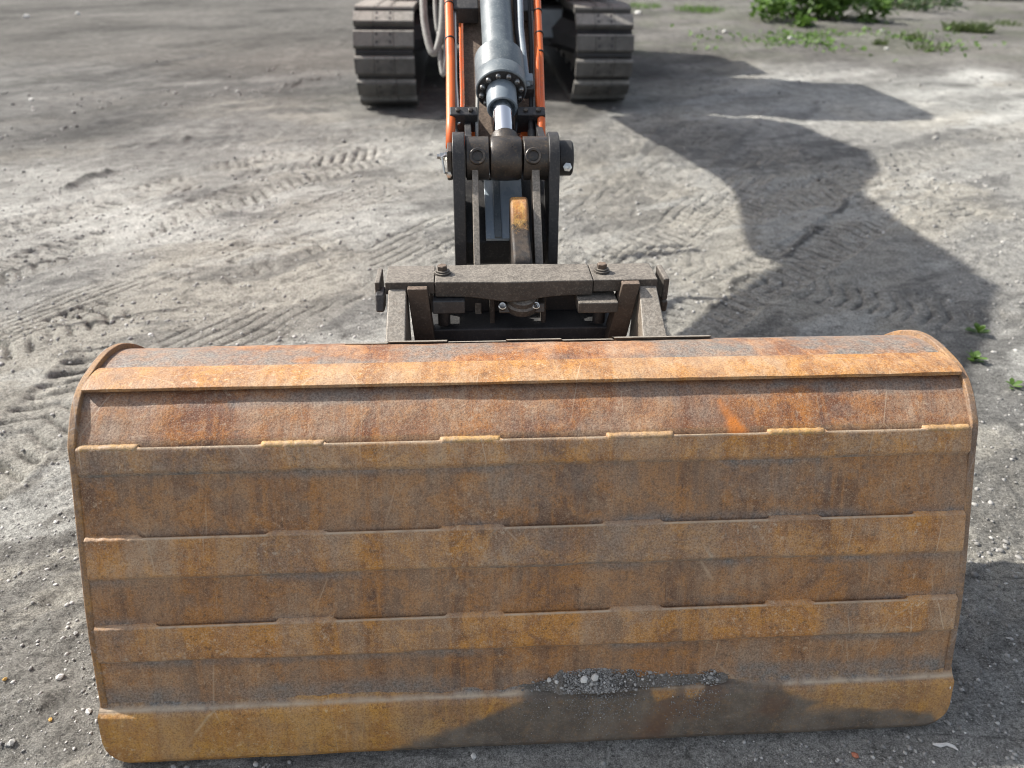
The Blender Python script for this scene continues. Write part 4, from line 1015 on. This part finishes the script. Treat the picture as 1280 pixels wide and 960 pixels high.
cx0, cx1 = ux+.24, ux+1.2; cy0, cy1 = MY2-1.72, MY2+.3; cz0, cz1 = dz+.185, dz+1.98
cabp = [(cy0+.02, cz0), (cy1, cz0), (cy1, cz1-.06), (cy1-.1, cz1), (cy0+.45, cz1), (cy0+.25, cz1-.10), (cy0, cz0+.75)]
cab = eb(MB().prism(cabp, cx0, cx1), 'cab', M['orange_paint'], .03)
def glass(name, pts):
    b = MB(); b.add(pts, [tuple(range(len(pts)))]); o_ = b.build(name, M['cab_glass'], cab, 0, smooth=False)
    sm = o_.modifiers.new('thick', 'SOLIDIFY'); sm.thickness = .012; sm.offset = 0; return o_
glass('windscreen', [(cx0+.07, cy0-.004+.0, cz0+.78), (cx1-.07, cy0-.004, cz0+.78), (cx1-.07, cy0+.238, cz1-.13), (cx0+.07, cy0+.238, cz1-.13)])
for x in (cx0-.006, cx1+.006):
    glass('side_window', [(x, cy0+.09, cz0+.72), (x, cy1-.1, cz0+.72), (x, cy1-.1, cz1-.14), (x, cy0+.36, cz1-.14)])
eb(MB().cyl((ux-.1, MY2+1.0, dz+1.1), (ux-.1, MY2+1.0, dz+1.55), .05, 16), 'exhaust_pipe', M['black_steel'])
eb(MB().box((ux-.28, MY2-1.6, dz+.0), (ux+.22, MY2-.6, dz+.55)), 'boom_bracket', M['orange_dirty'], .02)
# step and light plate seen between the tracks
eb(MB().box((ux+.30, gy0+.9, .50), (ux+.72, gy0+.93, .78)), 'belly_plate', M['slate_paint'], .01)

# ------------------------------------------------------------------ gravel over the yard
def yard_pos(n):
    d = rng.random(n); Yp = .55 + 5.2*d**1.7; Xp = rng.uniform(-1, 1, n)*(.55+.78*Yp)
    lx_ = (Xp-ORG.x)*math.cos(YAW)+(Yp-ORG.y)*math.sin(YAW); ly_ = -(Xp-ORG.x)*math.sin(YAW)+(Yp-ORG.y)*math.cos(YAW)
    under = (np.abs(lx_) < .97) & (ly_ > 0) & (ly_ < .9)
    cl = fbm(Xp, Yp, .5, 3, 700) + rng.uniform(-.6, .6, n)
    ok = ~under & (cl > -.25)
    Xp, Yp = Xp[ok], Yp[ok]
    ii = np.clip(np.searchsorted(gx, Xp), 1, len(gx)-1); jj = np.clip(np.searchsorted(gy, Yp), 1, len(gy)-1)
    return np.stack([Xp, Yp, Z[ii, jj]+.0005], -1)
gm = rocks(42000, yard_pos, lambda n, c: (.0014+.0055*rng.random(n)**5)*np.clip(.7+.32*c[:, 1], .8, 2.2), lambda n: greys(n, .14, .5, .06), 'gravel')
tag(link('gravel', gm, None, M['gravel']), 'fine loose gravel strewn over the dirt yard', 'gravel', None, 'stuff')
def clod_pos(n):
    d = rng.random(n); Yp = 1.6 + 8.5*d**1.4; Xp = rng.uniform(-1, 1, n)*(.5+.75*Yp)
    ok = (fbm(Xp*.5, Yp, .7, 3, 720) > rng.uniform(-.1, .7, n)) & ~((np.abs(Xp-.05) < 1.05) & (Yp < 2.1))
    Xp, Yp = Xp[ok], Yp[ok]
    ii = np.clip(np.searchsorted(gx, Xp), 1, len(gx)-1); jj = np.clip(np.searchsorted(gy, Yp), 1, len(gy)-1)
    return np.stack([Xp, Yp, Z[ii, jj]], -1)
gm = rocks(9000, clod_pos, lambda n, c: (.004+.012*rng.random(n)**3)*np.clip(.6+.14*c[:, 1], .8, 1.6), lambda n: greys(n, .10, .36, .01), 'dirt_clods')
tag(link('dirt_clods', gm, None, M['gravel']), 'small crumbs and clods of dry earth thrown up by the tracks', 'clods', None, 'stuff')
# stones one can pick out
stones = [
    (72, 657, .011, 'white_stone', 'white angular stone on the dirt left of the bucket, level with its upper weld seam'),
    (75, 846, .013, 'white_stone', 'flat white stone left of the bucket near its lower corner'),
    (110, 887, .012, 'white_stone', 'pale stone touching the bucket\'s left end just above the ground'),
    (15, 930, .013, 'grey_stone', 'grey wedge shaped stone at the bottom left of the yard'),
    (94, 791, .010, 'grey_stone', 'grey stone between two white ones left of the bucket'),
    (63, 899, .007, 'ochre_stone', 'small ochre chip on the dirt by the bucket\'s lower left corner'),
    (8, 852, .007, 'ochre_stone', 'yellowish pebble at the far left of the near ground'),
    (592, 943, .010, 'white_stone', 'cream stone in the shade under the middle of the cutting edge'),
    (1069, 943, .011, 'brick_stone', 'red brick fragment in the shade below the bucket\'s right end'),
    (797, 16, .085, 'white_stone', 'white stone on the bare ground right of the far crawler track'),
    (989, 20, .09, 'white_stone', 'white stone lying against the leafy bush'),
    (1091, 18, .10, 'white_stone', 'broad pale stone at the right foot of the leafy bush'),
    (988, 49, .06, 'white_stone', 'small white stone on the dirt in front of the leafy bush'),
    (905, 40, .05, 'white_stone', 'small white stone on the verge left of the leafy bush'),
    (33, 22, .07, 'white_stone', 'white stone far back at the top left of the yard'),
    (98, 20, .06, 'white_stone', 'white stone on dark ground, second from the left at the back'),
    (41, 129, .035, 'white_stone', 'small white stone alone on the dark ground at left'),
    (297, 116, .035, 'grey_stone', 'light grey stone on the open yard left of the crawler'),
    (345, 279, .022, 'grey_stone', 'grey lump of earth on the tyre marks left of the arm'),
    (1104, 291, .016, 'white_stone', 'white pebble within the big shadow right of the coupler'),
    (1102, 40, .05, 'grey_stone', 'grey stone in front of the broad pale stone by the bush'),
    (1107, 63, .05, 'white_stone', 'pale stone on open dirt below the leafy bush, right side')]
for k, (u, v, r, mt, lb) in enumerate(stones):
    g_ = G(u, v); g_.z = ground_z(g_.x, g_.y)
    tag(blob('stone', g_ + Vector((0, 0, r*.25)), r, M[mt], None, 100+k, (1, .8, .6), 1), lb, 'stone', 'loose stones lying on the yard')
# splinter of pale wood near the right corner
tw = [G(1166, 930), G(1175, 932), G(1183, 930), G(1192, 933), G(1198, 938)]
for q in tw: q.z = ground_z(q.x, q.y)+.006
tag(MB().tube(tw, [.003, .005, .004, .0045, .001], 7).build('wood_splinter', M['white_stone'], None, 0), 'pale crooked splinter lying in shade off the bucket\'s lower right corner', 'splinter')

# ------------------------------------------------------------------ plants
def leaf_quads(n, centre, spread, size, up=.3, seed=0, heart=True):
    r_ = np.random.default_rng(seed); vs = []; fs = []
    c = centre(r_, n)
    for k in range(n):
        L_ = size*r_.uniform(.6, 1.3); wd = L_*r_.uniform(.6, .85)
        nrm_ = Vector((r_.normal(0, .6), r_.normal(-.15, .6), up+abs(r_.normal(0, .6)))).normalized()
        t_ = nrm_.cross(Vector((r_.normal(), r_.normal(), r_.normal()*.3))).normalized(); b_ = nrm_.cross(t_)
        p = Vector(c[k]); m_ = len(vs)
        vs += [p, p+t_*L_*.3+b_*wd*.5-nrm_*.06*L_, p+t_*L_*.75+b_*wd*.38+nrm_*.02*L_, p+t_*L_-nrm_*.12*L_, p+t_*L_*.75-b_*wd*.38+nrm_*.02*L_, p+t_*L_*.3-b_*wd*.5-nrm_*.06*L_, p+t_*L_*.5-nrm_*.10*L_]
        fs += [(m_, m_+1, m_+6), (m_+1, m_+2, m_+6), (m_+2, m_+3, m_+6), (m_+3, m_+4, m_+6), (m_+4, m_+5, m_+6), (m_+5, m_, m_+6)]
    b = MB(); b.v = [tuple(v) for v in vs]; b.f = fs; return b
def bush(name, at, rx_, ry_, h, n, size, mat, label, cat, seed, clumps=26, group=None):
    o = empty(name, at, 0, label, cat, group); r0 = np.random.default_rng(seed)
    cc = [(r0.normal(0, .45)*rx_, r0.normal(0, .45)*ry_, h*(.12+.8*r0.random()**1.2), r0.uniform(.12, .3)) for _ in range(clumps)]
    cc = [(x, y, z*(1-.55*min(1, math.hypot(x/rx_, y/ry_))**1.5), q) for x, y, z, q in cc]
    def cen(r_, n_):
        out = []
        for _ in range(n_):
            x, y, z, q = cc[r_.integers(len(cc))]; s__ = q*max(rx_, ry_)*.7
            out.append((x+r_.normal(0, s__*.6), y+r_.normal(0, s__*.6), max(.01, z+r_.normal(0, s__*.35))))
        return out
    b = leaf_quads(n, cen, 1, size, .5, seed+1); me_ = b.mesh(name, False); link('foliage', me_, o, mat)
    sb = MB()
    for x, y, z, q in cc: sb.tube([(x*.3, y*.3, -.02), (x*.7, y*.7, z*.5), (x, y, z)], [.012, .008, .004], 5)
    sb.build('stem', M['stem'], o, 0); return o
def gpt(u, v):
    g_ = G(u, v); g_.z = ground_z(g_.x, g_.y); return g_
bush('leafy_bush', gpt(1025, 24), 1.35, .8, .8, 2600, .115, M['leaf'], 'bright green broad leaved bush on the verge at the back right', 'bush', 21, 34)
bush('leafy_bush', gpt(1110, 8), 1.4, .9, .5, 1300, .09, M['leaf_dark'], 'low darker green scrub behind and right of the bright bush', 'bush', 22, 26)
bush('hedge', gpt(1255, -4), 2.6, 1.0, 1.0, 1600, .14, M['leaf_dark'], 'dark shaded hedge at the far top right corner', 'hedge', 23, 40)
def tuft(name, at, rad, h, n, mat, label, seed, group='grass tufts on the verge'):
    r_ = np.random.default_rng(seed); b = MB()
    for k in range(n):
        a = r_.uniform(0, 2*PI); q = rad*math.sqrt(r_.random()); p = Vector((q*math.cos(a), q*math.sin(a), 0)); ln = h*r_.uniform(.5, 1.1)
        d = Vector((r_.normal(0, .5), r_.normal(0, .5), 1)).normalized(); s__ = d.cross(Vector((r_.normal(), r_.normal(), .1))).normalized()*ln*.06
        p1 = p+d*ln*.55; p2 = p+d*ln*.9+Vector((d.x, d.y, -.3))*ln*.25
        m_ = len(b.v); b.v += [tuple(x) for x in (p-s__, p+s__, p1+s__*.8, p1-s__*.8, p2)]; b.f += [(m_, m_+1, m_+2, m_+3), (m_+3, m_+2, m_+4)]
    o = link(name, b.mesh(name, False), None, mat); o.location = at; tag(o, label, 'grass tuft', group); return o
tuft('grass_tuft', gpt(1160, 64), .26, .16, 90, M['grass'], 'long low grass tuft nearest the camera on the right verge', 31)
tuft('grass_tuft', gpt(1140, 52), .2, .18, 60, M['grass'], 'grass tuft just up and left of the nearest verge tuft', 32)
tuft('grass_tuft', gpt(1195, 38), .22, .22, 130, M['grass'], 'grass tuft halfway back on the right verge', 33)
tuft('grass_tuft', gpt(1224, 40), .22, .22, 180, M['grass'], 'small grass tuft right of the halfway one on the verge', 34)
tuft('grass_tuft', gpt(1258, 30), .25, .14, 90, M['grass'], 'sparse grass tuft nearest the right border of the verge', 35)
tuft('grass_tuft', gpt(875, 14), .5, .14, 260, M['leaf'], 'flat green weed patch left of the leafy bush', 36)
tuft('grass_tuft', gpt(800, 8), .45, .12, 200, M['leaf'], 'flat green weed patch beside the white stone behind the track', 37)
tuft('grass_tuft', gpt(1100, 56), .12, .12, 90, M['grass'], 'tiny yellow green tuft alone on dirt below the bush', 38)
# low weeds thick round the bush
def weeds_c(r_, n_):
    out = []
    while len(out) < n_:
        x = r_.normal(5.0, .95); y = r_.normal(13.0, .7)
        if vn(np.array([x*1.3]), np.array([y*1.3]), 77)[0] > -.1: out.append((x, y, ground_z(x, y)+r_.uniform(0, .07)))
    return out
wd_ = leaf_quads(520, weeds_c, 1, .075, .9, 41); tag(link('ground_weeds', wd_.mesh('ground_weeds', False), None, M['leaf']), 'low green weeds covering the dirt in front of the bush', 'weeds', None, 'stuff')
# seedlings by the big shadow
def seedling(at, n, size, label, seed):
    o = empty('seedling', at, 0, label, 'seedling', 'seedlings sprouting right of the bucket'); r_ = random.Random(seed)
    for k in range(n):
        a = 2*PI*k/n + r_.uniform(-.4, .4); L_ = size*r_.uniform(.7, 1.2); el = r_.uniform(.3, 1.1)
        d = Vector((math.cos(a)*math.cos(el), math.sin(a)*math.cos(el), math.sin(el))); s__ = Vector((-math.sin(a), math.cos(a), 0))*L_*.24; dn = Vector((0, 0, -1))
        b = MB(); b.add([(0, 0, 0), d*L_*.35+s__*.8, d*L_*.7+s__+dn*L_*.06, d*L_+dn*L_*.18, d*L_*.7-s__+dn*L_*.06, d*L_*.35-s__*.8, d*L_*.55+Vector((0, 0, -.02*L_))], [(0, 1, 6), (1, 2, 6), (2, 3, 6), (3, 4, 6), (4, 5, 6), (5, 0, 6)])
        lf = b.build('leaf', M['leaf'], o, 0, sharp=180); lf.location = (0, 0, r_.uniform(0, .015))
    return o
seedling(gpt(1224, 412), 11, .058, 'upper of two small green seedlings right of the bucket', 51)
seedling(gpt(1219, 446), 13, .062, 'lower bushier seedling of the two right of the bucket', 52)
seedling(gpt(1266, 480), 6, .045, 'thin weed sprout at the right border beside the bucket\'s end', 53)
for ob in list(col.objects):
    if ob.type == 'MESH' and ob.data.materials and len(ob.data.materials) == 0: ob.data.materials.append(M['dirt'])
